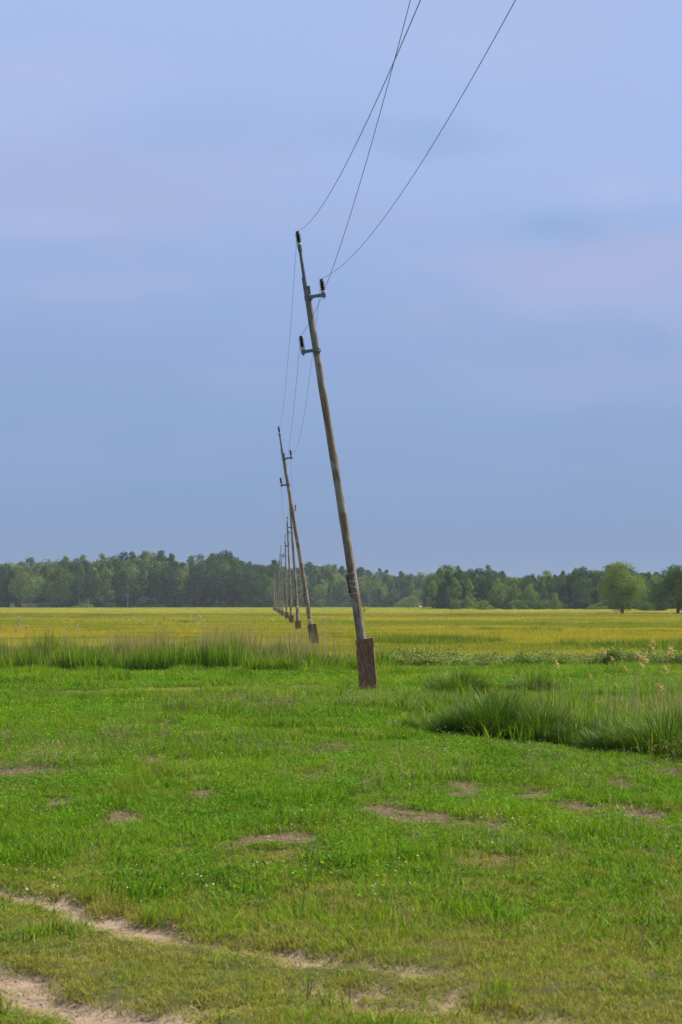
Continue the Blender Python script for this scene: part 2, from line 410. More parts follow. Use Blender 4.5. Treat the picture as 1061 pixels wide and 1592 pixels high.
    finish(t, t.ramp(n, [(.42, (.30, .29, .27)), (.50, (.20, .19, .18)), (.58, (.06, .05, .05))]), .8, n, .3)
    # weathered pole wood
    m, t = new_mat('weathered_wood'); M['wood'] = m
    ob = t.n('ShaderNodeTexCoord').outputs['Object']
    gr = t.noise(t.mapping(ob, (14, 14, .9)), 3.0, 6.0, .65, .3)
    bl = t.noise(t.mapping(ob, (2.5, 2.5, .8)), 2.0, 3.0, .6)
    cr = t.noise(t.mapping(ob, (40, 40, 1.0)), 2.0, 3.0, .6)
    c = t.ramp(gr, [(.30, (.085, .062, .045)), (.45, (.19, .145, .108)), (.58, (.30, .24, .19)), (.72, (.42, .36, .30))])
    c = t.mix(t.ramp(bl, [(.42, (0, 0, 0)), (.66, (.5, .5, .5))]), c, (.17, .095, .055))
    c = t.mix(t.ramp(t.noise(t.mapping(ob, (3, 3, 1.6), (5, 1, 2)), 2.0, 4.0), [(.46, (0, 0, 0)), (.58, (.8, .8, .8))]), c, (.36, .33, .29))
    c = t.mix(t.ramp(cr, [(.28, (.85, .85, .85)), (.38, (0, 0, 0))]), c, (.02, .016, .013))
    finish(t, c, .85, t.math('ADD', gr, t.math('MULTIPLY', cr, .7)), .9, .012, .2)
    # foot: brown stained, blotchy, with rust coloured and mossy patches
    m, t = new_mat('stained_foot'); M['foot'] = m
    ob = t.n('ShaderNodeTexCoord').outputs['Object']
    gr = t.noise(t.mapping(ob, (9, 9, 2.2)), 3.0, 6.0, .65)
    bl = t.noise(ob, 6.0, 4.0, .6)
    c = t.ramp(gr, [(.30, (.085, .040, .026)), (.5, (.27, .135, .080)), (.72, (.44, .28, .19))])
    c = t.mix(t.ramp(bl, [(.50, (0, 0, 0)), (.70, (.7, .7, .7))]), c, (.23, .115, .065))
    c = t.mix(t.ramp(t.noise(t.mapping(ob, (1, 1, 1), (4, 4, 4)), 7.0, 3.0), [(.56, (0, 0, 0)), (.72, (.55, .55, .55))]), c, (.075, .085, .035))
    finish(t, c, .9, t.math('ADD', gr, bl), .9, .012, .2)
    m, t = new_mat('grey_foot'); M['foot_grey'] = m
    ob = t.n('ShaderNodeTexCoord').outputs['Object']; n = t.noise(t.mapping(ob, (9, 9, 2.2)), 3.0, 6.0, .65)
    finish(t, t.ramp(n, [(.3, (.07, .055, .045)), (.5, (.14, .115, .095)), (.72, (.24, .21, .18))]), .9, n, .8)
    m, t = new_mat('scuffed_mark'); M['mark'] = m
    ob = t.n('ShaderNodeTexCoord').outputs['Object']; n = t.noise(ob, 40.0, 3.0)
    finish(t, t.ramp(n, [(.4, (.22, .17, .15)), (.65, (.50, .45, .43))]), .9)
    m, t = new_mat('galvanised_steel'); M['steel'] = m
    ob = t.n('ShaderNodeTexCoord').outputs['Object']; n = t.noise(ob, 12.0, 4.0)
    finish(t, t.ramp(n, [(.35, (.105, .135, .145)), (.6, (.165, .20, .21)), (.75, (.20, .19, .17))]), .62, n, .1, .005, .4, .25)
    m, t = new_mat('brown_porcelain'); M['porcelain'] = m
    n = t.noise(t.n('ShaderNodeTexCoord').outputs['Object'], 20.0)
    finish(t, t.ramp(n, [(.3, (.012, .008, .007)), (.7, (.030, .016, .013))]), .22, spec=.5)
    m, t = new_mat('white_collar'); M['white'] = m
    n = t.noise(t.n('ShaderNodeTexCoord').outputs['Object'], 25.0)
    finish(t, t.ramp(n, [(.3, (.42, .41, .38)), (.7, (.62, .61, .58))]), .5)
    m, t = new_mat('tie_wire'); M['tie'] = m
    n = t.noise(t.n('ShaderNodeTexCoord').outputs['Object'], 25.0)
    finish(t, t.ramp(n, [(.3, (.45, .43, .42)), (.7, (.75, .74, .73))]), .5)
    m, t = new_mat('conductor'); M['wire'] = m
    n = t.noise(t.n('ShaderNodeTexCoord').outputs['Object'], 3.0)
    finish(t, t.ramp(n, [(.3, (.035, .035, .04)), (.7, (.07, .07, .075))]), .6, metal=.3)
    m, t = new_mat('feathers'); M['feather'] = m
    n = t.noise(t.n('ShaderNodeTexCoord').outputs['Object'], 15.0)
    finish(t, t.ramp(n, [(.3, (.74, .73, .70)), (.7, (.84, .83, .80))]), .8)
    m, t = new_mat('black_feathers'); M['black'] = m
    n = t.noise(t.n('ShaderNodeTexCoord').outputs['Object'], 15.0)
    finish(t, t.ramp(n, [(.3, (.02, .02, .02)), (.7, (.04, .04, .04))]), .7)
    m, t = new_mat('red_bill'); M['red'] = m
    n = t.noise(t.n('ShaderNodeTexCoord').outputs['Object'], 15.0)
    finish(t, t.ramp(n, [(.3, (.5, .08, .03)), (.7, (.6, .12, .04))]), .6)
    m, t = new_mat('grey_fence_wood'); M['fence'] = m
    n = t.noise(t.n('ShaderNodeTexCoord').outputs['Object'], 4.0)
    finish(t, t.ramp(n, [(.3, (.24, .22, .19)), (.7, (.42, .40, .36))]), .9)
make_materials()


# ------------------------------------------------------------------ ground sheet
def axis(segs):
    out = []
    for a, b, s in segs: out += list(np.arange(a, b, s))
    return np.array(sorted(set(np.round(out, 4))))
xs = axis([(-3600, -400, 400), (-400, -60, 20), (-60, -14, 2), (-14, -5.5, .35), (-5.5, 5.5, .07), (5.5, 14, .35), (14, 60, 2), (60, 400, 20), (400, 3601, 400)])
ys = axis([(-3600, -40, 400), (-40, 1, 3), (1, 5.5, .3), (5.5, 24, .07), (24, 50, .16), (50, 100, 2), (100, 400, 10), (400, 1000, 40), (1000, 3601, 400)])
gx, gy = np.meshgrid(xs, ys); gx = gx.ravel(); gy = gy.ravel()
gzv = gz(gx, gy)
nx, ny = len(xs), len(ys)
ii = (np.arange(ny - 1)[:, None] * nx + np.arange(nx - 1)[None, :]).ravel()
gf = np.stack([ii, ii + 1, ii + nx + 1, ii + nx], 1)
nearm = (gy > 2) & (gy < 50)
ground = mesh_obj('ground', np.stack([gx, gy, gzv], 1), gf, M['ground'], smooth=True,
                  attrs={'sand': np.where(nearm, sand_mask(gx, gy), 0), 'soil': np.where(nearm, soil_mask(gx, gy), 0), 'far': sstep(43, 60, gy)})
tag(ground, kind='structure')


# ------------------------------------------------------------------ small plants: tufts scattered as stuff
def ribbon(V, Fc, T, p, az, h, lean, wid, seg=3, curl=1.0, twist=0.0, flat=.65):
    d = np.array([math.cos(az), math.sin(az), 0]); wv = np.array([-math.sin(az + twist), math.cos(az + twist), 0])
    b = len(V)
    for i in range(seg + 1):
        t = i / seg
        q = np.array(p) + d * (lean * h * (t ** 1.7)) + np.array([0, 0, 1]) * h * (t - curl * .35 * lean * t * t * t)
        ww = wid * (1 - t ** 2 * .92) * .5
        if i == seg: V.append(q); T.append(t)
        else: V.append(q - wv * ww); V.append(q + wv * ww); T += [t, t]
    for i in range(seg - 1): Fc.append((b + 2 * i, b + 2 * i + 1, b + 2 * i + 3, b + 2 * i + 2))
    Fc.append((b + 2 * seg - 2, b + 2 * seg - 1, b + 2 * seg))

PROTO = bpy.data.collections.new('plant_prototypes')
def proto_coll(name, objs):
    c = bpy.data.collections.new(name)
    for o in objs: c.objects.link(o)
    return c

def tuft(name, mat, n, rad, h, wid, lean=(.1, .6), seg=3, seed=0, curl=1.0, hvar=(.5, 1.1)):
    rng = random.Random(seed); V, Fc, T = [], [], []
    for _ in range(n):
        r = rad * math.sqrt(rng.random()); a = rng.random() * 6.283
        ribbon(V, Fc, T, (r * math.cos(a), r * math.sin(a), -.02), rng.random() * 6.283, h * rng.uniform(*hvar), rng.uniform(*lean), wid * rng.uniform(.6, 1.3), seg, curl, rng.uniform(-.8, .8))
    return mesh_obj(name, V, Fc, mat, attrs={'t': T}, link=False)

def herb(name, mat, n, rad, h, leaf, seed=0):
    """rosettes of small broad leaves at uneven heights"""
    rng = random.Random(seed); V, Fc, T = [], [], []
    for _ in range(n):
        r = rad * math.sqrt(rng.random()); a = rng.random() * 6.283; z = h * rng.uniform(.15, 1)
        c = np.array([r * math.cos(a), r * math.sin(a), z]); az = rng.random() * 6.283; tilt = rng.uniform(-.2, .7); L = leaf * rng.uniform(.6, 1.3)
        d = np.array([math.cos(az) * math.cos(tilt), math.sin(az) * math.cos(tilt), math.sin(tilt)]); s = np.array([-math.sin(az), math.cos(az), rng.uniform(-.3, .3)]) * L * .32
        b = len(V); up = np.array([0, 0, .08 * L])
        V += [c, c + d * L * .4 - s + up, c + d * L * .4 + s + up, c + d * L * .8 - s * .6, c + d * L * .8 + s * .6, c + d * L - up]; T += [.3] * 6
        Fc += [(b, b + 1, b + 2), (b + 1, b + 3, b + 4, b + 2), (b + 3, b + 5, b + 4)]
    return mesh_obj(name, V, Fc, mat, attrs={'t': T}, link=False)

def seedhead(name, mat, n, rad, h, seed=0, head=.05):
    rng = random.Random(seed); V, Fc, T = [], [], []
    for _ in range(n):
        r = rad * math.sqrt(rng.random()); a = rng.random() * 6.283; hh = h * rng.uniform(.6, 1.1); az = rng.random() * 6.283; ln = rng.uniform(.05, .35)
        p = (r * math.cos(a), r * math.sin(a), -.01)
        ribbon(V, Fc, T, p, az, hh, ln, .0035, 3)
        tip = np.array(V[-1])
        for k in range(6):
            q = tip - np.array([0, 0, head * k / 6.0]); aa = rng.random() * 6.28
            e = np.array([math.cos(aa), math.sin(aa), .6]) * head * .30; s = np.array([-math.sin(aa), math.cos(aa), 0]) * .004
            b = len(V); V += [q, q + e - s, q + e + s]; T += [1] * 3; Fc.append((b, b + 1, b + 2))
    return mesh_obj(name, V, Fc, mat, attrs={'t': T}, link=False)

def flower(name, mat, size, h, seed=0, n=3, rad=.12):
    rng = random.Random(seed); V, Fc, T = [], [], []
    for _ in range(n):
        r = rad * math.sqrt(rng.random()); a = rng.random() * 6.283; z = h * rng.uniform(.7, 1.1)
        c = np.array([r * math.cos(a), r * math.sin(a), z])
        for k in range(6):
            a0 = k * 1.047 + rng.random() * .3; d = np.array([math.cos(a0), math.sin(a0), .5]) * size * .5; s = np.array([-math.sin(a0), math.cos(a0), 0]) * size * .22
            b = len(V); V += [c, c + d - s, c + d + s]; T += [1] * 3; Fc.append((b, b + 1, b + 2))
    return mesh_obj(name, V, Fc, mat, attrs={'t': T}, link=False)

def reed_plume(name, seed=0, h=1.5, n=1, lean=(.05, .3), psize=.2):
    """dry stalk with a drooping one sided plume"""
    rng = random.Random(seed); V, Fc, T = [], [], []
    for _ in range(n):
        az = rng.uniform(-.5, .9); hh = h * rng.uniform(.85, 1.1); ln = rng.uniform(*lean)
        p = (rng.uniform(-.1, .1), rng.uniform(-.1, .1), 0)
        ribbon(V, Fc, T, p, az, hh, ln, .007, 4, .4)
        tip = np.array(V[-1]); d0 = np.array([math.cos(az), math.sin(az), 0])
        for k in range(70):
            u = rng.random(); q = tip - np.array([0, 0, psize * u]) + d0 * (.02 + .02 * u) * rng.uniform(-1, 1)
            e = (d0 * rng.uniform(.2, 1.0) + np.array([rng.uniform(-.3, .3), rng.uniform(-.5, .5), rng.uniform(-.6, .15)])) * psize * .30 * (.35 + math.sin(min(u * 1.2 + .1, 1) * 3.14))
            s = np.cross(e, [0, 0, 1]) * .10 + np.array([0, 0, .004])
            b = len(V); V += [q, q + e - s, q + e + s]; T += [1] * 3; Fc.append((b, b + 1, b + 2))
    return mesh_obj(name, V, Fc, M['plume'], attrs={'t': T}, link=False)

def scatter(name, coll, P, scl, rng, tilt=.12, kind='stuff', label=None, nprot=1):
    """one object: point cloud with an Instance on Points node tree"""
    n = len(P)
    me = bpy.data.meshes.new(name); me.vertices.add(n); me.vertices.foreach_set('co', np.asarray(P, np.float32).ravel())
    a = me.attributes.new('scl', 'FLOAT_VECTOR', 'POINT'); a.data.foreach_set('vector', np.asarray(scl, np.float32).ravel())
    rot = np.stack([rng.normal(0, tilt, n), rng.normal(0, tilt, n), rng.random(n) * 6.283], 1)
    a = me.attributes.new('rot', 'FLOAT_VECTOR', 'POINT'); a.data.foreach_set('vector', rot.astype(np.float32).ravel())
    a = me.attributes.new('idx', 'INT', 'POINT'); a.data.foreach_set('value', rng.integers(0, nprot, n).astype(np.int32))
    o = bpy.data.objects.new(name, me); C.objects.link(o)
    g = bpy.data.node_groups.new(name, 'GeometryNodeTree')
    g.interface.new_socket('Geometry', in_out='INPUT', socket_type='NodeSocketGeometry'); g.interface.new_socket('Geometry', in_out='OUTPUT', socket_type='NodeSocketGeometry')
    gi = g.nodes.new('NodeGroupInput'); go = g.nodes.new('NodeGroupOutput'); ip = g.nodes.new('GeometryNodeInstanceOnPoints'); ci = g.nodes.new('GeometryNodeCollectionInfo')
    ci.inputs[0].default_value = coll; ci.inputs['Separate Children'].default_value = True; ci.inputs['Reset Children'].default_value = True
    ip.inputs['Pick Instance'].default_value = True
    def na(nm, ty):
        x = g.nodes.new('GeometryNodeInputNamedAttribute'); x.data_type = ty; x.inputs[0].default_value = nm; return x.outputs[0]
    L = g.links.new
    L(gi.outputs[0], ip.inputs['Points']); L(ci.outputs[0], ip.inputs['Instance']); L(na('idx', 'INT'), ip.inputs['Instance Index'])
    L(na('rot', 'FLOAT_VECTOR'), ip.inputs['Rotation']); L(na('scl', 'FLOAT_VECTOR'), ip.inputs['Scale']); L(ip.outputs[0], go.inputs[0])
    md = o.modifiers.new('scatter', 'NODES'); md.node_group = g
    tag(o, label, None, None, kind); return o

def wedge(rng, d0, d1, dens, margin=1.3, half=.205):
    """uniform points inside the view wedge (plus a margin each side)"""
    w1 = half * d1 + margin; n = int((d1 - d0) * 2 * w1 * dens)
    x = rng.uniform(-w1, w1, n); y = rng.uniform(d0, d1, n)
    k = np.abs(x) < half * y + margin
    return x[k], y[k]

rg = np.random.default_rng(11)
def stack(x, y, dz=0): return np.stack([x, y, gz(x, y) + dz], 1)
def sc3(n, lo, hi, zmul=None):
    s = rg.uniform(lo, hi, n); z = s if zmul is None else s * zmul
    return np.stack([s, s, z], 1)

# --- short worn turf of the track
turf_c = proto_coll('turf', [tuft('turf_tuft', M['lawn'], 55, .085, .048, .0032, (.2, 1.1), 2, 100 + i) for i in range(4)])
x, y = wedge(rg, 5.3, 11.2, 620)
bare = sand_mask(x, y); edge = fbm(x, y, .8, 41, 3)
gfade = sstep(9.2, 10.6, y + (edge - .5) * 3.0)
keep = (rg.random(len(x)) > bare * 1.02) & (rg.random(len(x)) > gfade * .6) & (rg.random(len(x)) < .35 + 1.1 * fbm(x, y, 3.0, 51, 2))
x, y = x[keep], y[keep]
fr = np.maximum.reduce([sand_mask(x, y + q) for q in (0, .07, .14, .22, .30)])
hm = (.40 + 1.1 * fbm(x, y, 1.6, 61, 3) + .5 * sstep(.55, .7, fbm(x, y, 3.5, 62, 2))) * (1 - .60 * fr)
scatter('track_turf', turf_c, stack(x, y), sc3(len(x), .75, 1.25, hm), rg, nprot=4)

# --- meadow grass from the track to the reed ditch
mead_c = proto_coll('meadow', [tuft('meadow_tuft', M['meadow'], 34, .11, .105, .0050, (.15, 1.0), 3, 200 + i) for i in range(5)])
def meadow_pts(d0, d1, dens):
    x, y = wedge(rg, d0, d1, dens)
    so = soil_mask(x, y); sa = sand_mask(x, y)
    e = fbm(x, y, .8, 41, 3)
    g = sstep(8.0, 10.4, y + (e - .5) * 3.4 + sstep(-.5, 1.8, x) * .35)
    # taller wisps also stand here and there in the track
    g = np.maximum(g, .03 + .30 * sstep(.52, .68, fbm(x, y, 1.1, 88, 2)))
    g = np.maximum(g, .8 * (1 - sstep(-1.05, -.75, x + (y - 6.2) * .20 + (e - .5) * .3)) * (1 - sstep(6.9, 7.3, y)))
    dn = ditch_right(x, y)
    g = g * (1 - .65 * (1 - sstep(7.6, 8.6, y)) * sstep(-.95, -.7, x))
    p = g * (1 - .95 * so) * (1 - sa) * (1 - .8 * (sand_mask(x, y + .2) + sand_mask(x, y + .1)) * .5 * (y < 12)) * (1 - .9 * sstep(.3, .7, dn)) * (.45 + .9 * fbm(x, y, 2.5, 71, 2))
    k = rg.random(len(x)) < p
    return x[k], y[k]
xa, ya = meadow_pts(5.3, 16, 330); xb, yb = meadow_pts(16, 30, 170); xc, yc = meadow_pts(30, 44.5, 95)
x = np.concatenate([xa, xb, xc]); y = np.concatenate([ya, yb, yc])
hh = .22 + 1.05 * fbm(x, y, .55, 83, 3) ** 1.6 + 1.5 * sstep(.60, .80, fbm(x, y, 1.7, 85, 2)) + .6 * (1 - sstep(0, 2.5, np.abs(y - 12.0 - x * .4))) * fbm(x, y, .9, 84, 2)
hh *= (1 + .7 * sstep(16, 36, y))
fs = np.maximum.reduce([soil_mask(x, y + q) for q in (0, .2, .4, .65, .9)]); ft = np.maximum.reduce([sand_mask(x, y + q) for q in (0, .7, 1.4, 2.0)]) * sstep(26, 28, y)
hh *= .80
foot_clear = np.exp(-((x - .45) / .28) ** 2) * sstep(28.2, 29, y) * (1 - sstep(31, 31.5, y))
hh *= (1 - .80 * fs) * (1 - .72 * ft) * (1 - .55 * foot_clear)
wm = 1 + .8 * sstep(14, 40, y)
s = rg.uniform(.75, 1.3, len(x))
scatter('meadow_grass', mead_c, stack(x, y), np.stack([s * wm, s * wm, s * hh], 1), rg, nprot=5)

# --- broad leaved herbs between the grass
herb_c = proto_coll('herbs', [herb('herb_patch', M['herb'], 46, .13, .065, .017, 300 + i) for i in range(4)])
x, y = wedge(rg, 8.5, 36, 60)
p = (.40 + .35 * sstep(13, 18, y)) * sstep(.46, .66, fbm(x, y, .7, 93, 3)) * (1 - soil_mask(x, y) * .95) * (1 - .8 * soil_mask(x, y + .3)) * (1 - sand_mask(x, y)) * sstep(8.8, 10.5, y)
k = rg.random(len(x)) < p; x, y = x[k], y[k]
scatter('meadow_herbs', herb_c, stack(x, y), sc3(len(x), .7, 1.5), rg, nprot=4)

# --- pebbles, crumbs and straw litter on the bare ground
def crumb(seed):
    rng = random.Random(seed); V, Fc, T = [], [], []
    for _ in range(9):
        c = np.array([rng.uniform(-.09, .09), rng.uniform(-.09, .09), 0]); q = rng.uniform(.002, .0055); b = len(V)
        for dx, dy, dz in ((1, 0, 0), (0, 1, 0), (-1, 0, 0), (0, -1, 0), (0, 0, .8), (0, 0, -.8)): V.append(c + np.array([dx, dy, dz]) * q * np.array([rng.uniform(.7, 1.3) for _ in range(3)])); T.append(0)
        for a, b_, e in ((0, 1, 4), (1, 2, 4), (2, 3, 4), (3, 0, 4), (1, 0, 5), (2, 1, 5), (3, 2, 5), (0, 3, 5)): Fc.append((b + a, b + b_, b + e))
    for _ in range(4):
        c = np.array([rng.uniform(-.09, .09), rng.uniform(-.09, .09), .004]); a = rng.random() * 6.28; L = rng.uniform(.01, .03); d = np.array([math.cos(a), math.sin(a), .05]) * L; w_ = np.array([-math.sin(a), math.cos(a), 0]) * .0012
        b = len(V); V += [c - d - w_, c - d + w_, c + d + w_, c + d - w_]; T += [0] * 4; Fc.append((b, b + 1, b + 2, b + 3))
    return mesh_obj('soil_litter', V, Fc, M['litter'], attrs={'t': T}, link=False)
lit_c = proto_coll('litter', [crumb(900 + i) for i in range(5)])
x, y = wedge(rg, 5.4, 18, 70)
k = rg.random(len(x)) < np.maximum(sand_mask(x, y), soil_mask(x, y)); x, y = x[k], y[k]
scatter('soil_litter', lit_c, stack(x, y, .002), sc3(len(x), .5, 1.6), rg, .0, nprot=5)

# --- dry seed heads and red sorrel stems
seed_c = proto_coll('seed_stems', [seedhead('seed_stem', M['stem'], 9, .13, .26, 400 + i) for i in range(4)])
x, y = wedge(rg, 8, 34, 26)
p = sstep(.44, .66, fbm(x, y, .45, 97, 3)) * (1 - sand_mask(x, y)) * (.35 + .65 * sstep(16, 22, y)) * (1 - .85 * sstep(24, 30, y))
k = rg.random(len(x)) < p; x, y = x[k], y[k]
scatter('seed_stems', seed_c, stack(x, y), sc3(len(x), .5, 1.25) * np.array([1, 1, 1]), rg, nprot=4)

# --- small white and yellow flowers
fw = proto_coll('white_flowers', [flower('white_flower', M['white_flower'], .011, .12, 500 + i, 3) for i in range(3)])
x, y = wedge(rg, 9, 44, 5.5)
k = rg.random(len(x)) < .15 + sstep(.5, .66, fbm(x, y, .5, 101, 2)); x, y = x[k], y[k]
scatter('white_flowers', fw, stack(x, y), sc3(len(x), .6, 1.2), rg, nprot=3)
fy = proto_coll('yellow_flowers', [flower('yellow_flower', M['yellow_flower'], .015, .16, 520 + i, 3) for i in range(3)])
x, y = wedge(rg, 14, 44, 4.0)
k = rg.random(len(x)) < sstep(.48, .66, fbm(x, y, .4, 105, 2)) * sstep(18, 28, y) + .05; x, y = x[k], y[k]
scatter('yellow_flowers', fy, stack(x, y), sc3(len(x), .7, 1.3), rg, nprot=3)

# --- reeds along the ditch at the left
reed_c = proto_coll('reeds', [tuft('reed_clump', M['reed'], 38, .16, .80, .013, (.05, .38), 4, 600 + i, .7, (.45, 1.1)) for i in range(4)])
n = 1250
x = rg.uniform(-11, 1.2, n); y = 40.4 + .25 * np.sin(x * .5) - x * .02 + rg.random(n) ** 1.2 * 2.8
hh = .18 + 1.35 * fbm(x, y, 1.1, 111, 3) ** 1.2; hh *= (1 - .35 * sstep(-1.0, 1.2, x)); P = stack(x, y); P[:, 2] = np.maximum(P[:, 2], -.28)
s = rg.uniform(.8, 1.2, n)
scatter('green_reeds', reed_c, P, np.stack([s, s, s * hh], 1), rg, .06, nprot=4)
dry_c = proto_coll('dry_reeds', [tuft('dry_reed_clump', M['dry_reed'], 14, .26, 1.15, .0075, (.0, .22), 4, 620 + i, .3, (.55, 1.12)) for i in range(4)])
n = 1700
x = rg.uniform(-11, 1.0, n); y = 40.9 + rg.random(n) * 2.8
p = .12 + sstep(.42, .60, fbm(x, y * .3, .8, 121, 2)); p *= (1 - .6 * sstep(-3.0, -.2, x)); k = rg.random(n) < p; x, y = x[k], y[k]
hh = .62 + .62 * fbm(x, y, .9, 123, 2)
scatter('dry_reeds', dry_c, stack(x, y), sc3(len(x), .8, 1.15, hh), rg, .05, nprot=4)
plume_c = proto_coll('reed_plumes', [reed_plume('reed_plume', 640 + i, 1.55, 1, (.02, .25), .20) for i in range(6)])
n = 46
x = rg.uniform(-10.5, .5, n); y = rg.uniform(41, 44, n)
scatter('reed_plumes', plume_c, stack(x, y), sc3(n, .72, 1.08), rg, .05, nprot=6)

# --- pale weeds along the bank at the right, behind the green strip
weed_c = proto_coll('weeds', [herb('weed_clump', M['weed'], 90, .20, .34, .075, 660 + i) for i in range(2)] + [tuft('weed_tuft', M['weed'], 46, .20, .40, .010, (.1, .9), 3, 664 + i, 1, (.4, 1.1)) for i in range(3)])
n = 1900
x = rg.uniform(.7, 13, n); y = 43.2 + rg.random(n) * 5.0
hh = .35 + 1.35 * fbm(x, y, 1.0, 131, 3) ** 1.2
scatter('bank_weeds', weed_c, stack(x, y), sc3(n, .7, 1.15, hh), rg, .1, nprot=5)
n = 1500
x = rg.uniform(.7, 13, n); y = 43.4 + rg.random(n) * 5.2
k = rg.random(n) < .1 + sstep(.42, .62, fbm(x, y, .7, 133, 2)); x, y = x[k], y[k]
bf = proto_coll('bank_flowers', [flower('bank_flower', M['white_flower'], .016, .36, 680 + i, 4, .2) for i in range(3)])
scatter('bank_flowers', bf, stack(x, y), sc3(len(x), .7, 1.15), rg, nprot=3)

# --- tall reedy grass in and behind the ditch at the right
tall_c = proto_coll('tall_grass', [tuft('tall_clump', M['reed'], 26, .15, .48, .010, (.1, .55), 4, 700 + i, .8, (.45, 1.1)) for i in range(4)])
n = 5200
x = rg.uniform(.6, 8.5, n); y = rg.uniform(17.0, 35, n)
d = y - edge_y(x)
p = (.24 + .76 * sstep(.8, 1.6, d)) * sstep(-.25, .1, d) * (1 - sstep(3.5, 10, d)) * sstep(.2, 1.6, x + (y - 20) * .02) * sstep(.25, .5, fbm(x, y, .5, 141, 2) + .25 * sstep(1, 3, x))
k = rg.random(n) < p; x, y = x[k], y[k]
hh = .40 + .65 * fbm(x, y, .7, 143, 2) * (.45 + .55 * sstep(1.0, 3.5, x)); P = stack(x, y); P[:, 2] = np.maximum(P[:, 2], -.25)
s = rg.uniform(.8, 1.2, len(x))
scatter('tall_ditch_grass', tall_c, P, np.stack([s, s, s * hh], 1), rg, .08, nprot=4)
n = 330
x = rg.uniform(2.3, 7.5, n); y = rg.uniform(18.5, 25, n); k = y > edge_y(x) + .4; x, y = x[k], y[k]
k = rg.random(len(x)) < sstep(.4, .6, fbm(x, y * .4, .8, 151, 2)) + .15; x, y = x[k], y[k]
dry2_c = proto_coll('dry_stalks', [tuft('dry_stalk_clump', M['dry_reed'], 5, .2, .95, .0055, (.0, .22), 4, 720 + i, .3, (.5, 1.1)) for i in range(3)])
scatter('dry_stalks', dry2_c, stack(x, y), sc3(len(x), .75, 1.1), rg, .06, nprot=3)
# the plumes that stand up in front of the field at the right edge
pp = [(1035, 1035, 19, .7), (1050, 1022, 19.5, .8), (925, 1030, 21, .6), (1006, 1024, 19.8, .8), (970, 1050, 20, .6), (1060, 1000, 20, .8), (895, 1035, 21, .6), (880, 1010, 20.5, .9), (943, 985, 21, .8), (1000, 1000, 20, 1), (1012, 1012, 19.4, 1), (1022, 1018, 20, .9), (1030, 1008, 20.6, .9), (985, 1030, 20, .7), (1018, 975, 21, .8), (957, 1000, 23, .7), (1046, 1060, 18.4, .7), (905, 1012, 22, .8), (1090, 1000, 20, .9), (1120, 1010, 21, .9), (1030, 990, 22, .8)]
P = []; S = []
for px, py, D, q in pp:
    top = at(px, py, D); g0 = float(gz(top.x - .1, D)); P.append((top.x - .12, D, g0)); hgt = top.z - g0; S.append((q * .95, q * .95, hgt / 1.50))
plume2_c = proto_coll('tall_plumes', [reed_plume('tall_plume', 740 + i, 1.5, 1, (.02, .10), .17) for i in range(5)])
o = scatter('ditch_plumes', plume2_c, np.array(P), np.array(S), rg, .0, nprot=5)
rr = np.zeros((len(P), 3)); rr[:, 2] = rg.uniform(-.5, .5, len(P)); o.data.attributes['rot'].data.foreach_set('vector', rr.astype(np.float32).ravel())

# --- golden meadow beyond the ditch
crop_c = proto_coll('crop', [tuft('crop_patch', M['crop'], 110, .42, .36, .012, (.05, .5), 3, 800 + i, .6, (.6, 1.05)) for i in range(5)])
xa, ya = wedge(rg, 45.5, 75, 9.0, 3); xb, yb = wedge(rg, 75, 130, 3.6, 4); xc, yc = wedge(rg, 130, 230, 1.1, 5); xd, yd = wedge(rg, 230, 420, .28, 8); xe, ye = wedge(rg, 420, 640, .10, 10)
x = np.concatenate([xa, xb, xc, xd, xe]); y = np.concatenate([ya, yb, yc, yd, ye])
wm = np.interp(y, [45, 75, 130, 230, 420, 640], [1, 1.2, 2.0, 3.2, 5.5, 8]); hm = .50 + .80 * fbm(x * .35, y, .14, 161, 4) ; hm *= sstep(44.5, 50, y) * .5 + .5
s = rg.uniform(.85, 1.2, len(x))
scatter('golden_meadow', crop_c, stack(x, y), np.stack([s * wm, s * wm, s * hm], 1), rg, .03, nprot=5)
# green rushes growing in strips and tufts in the golden meadow
rush_c = proto_coll('rushes', [tuft('rush_clump', M['rush'], 60, .30, .52, .013, (.1, .9), 3, 840 + i, .6, (.5, 1.05)) for i in range(3)])
xs_, ys_ = [], []
def strip(px0, px1, D0, D1, n):
    xx = rg.normal((px0 + px1) / 2, (px1 - px0) * .27, n); dd = rg.normal((D0 + D1) / 2, (D1 - D0) * .32, n); xs_.append((xx - CX) / F_PX * dd); ys_.append(dd)
strip(570, 700, 63, 70, 300); strip(630, 770, 64, 73, 230); strip(915, 1150, 54, 64, 420); strip(735, 790, 92, 100, 26); strip(810, 850, 88, 94, 24); strip(855, 868, 88, 93, 10); strip(960, 968, 110, 118, 8); strip(972, 980, 120, 126, 8); strip(835, 848, 118, 124, 8); strip(275, 298, 128, 134, 8); strip(700, 712, 100, 108, 8)
strip(300, 330, 60, 62, 20); strip(880, 895, 62, 64, 20)
x = np.concatenate(xs_); y = np.concatenate(ys_)
scatter('green_rushes', rush_c, stack(x, y), sc3(len(x), .55, 1.15), rg, .05, nprot=3)


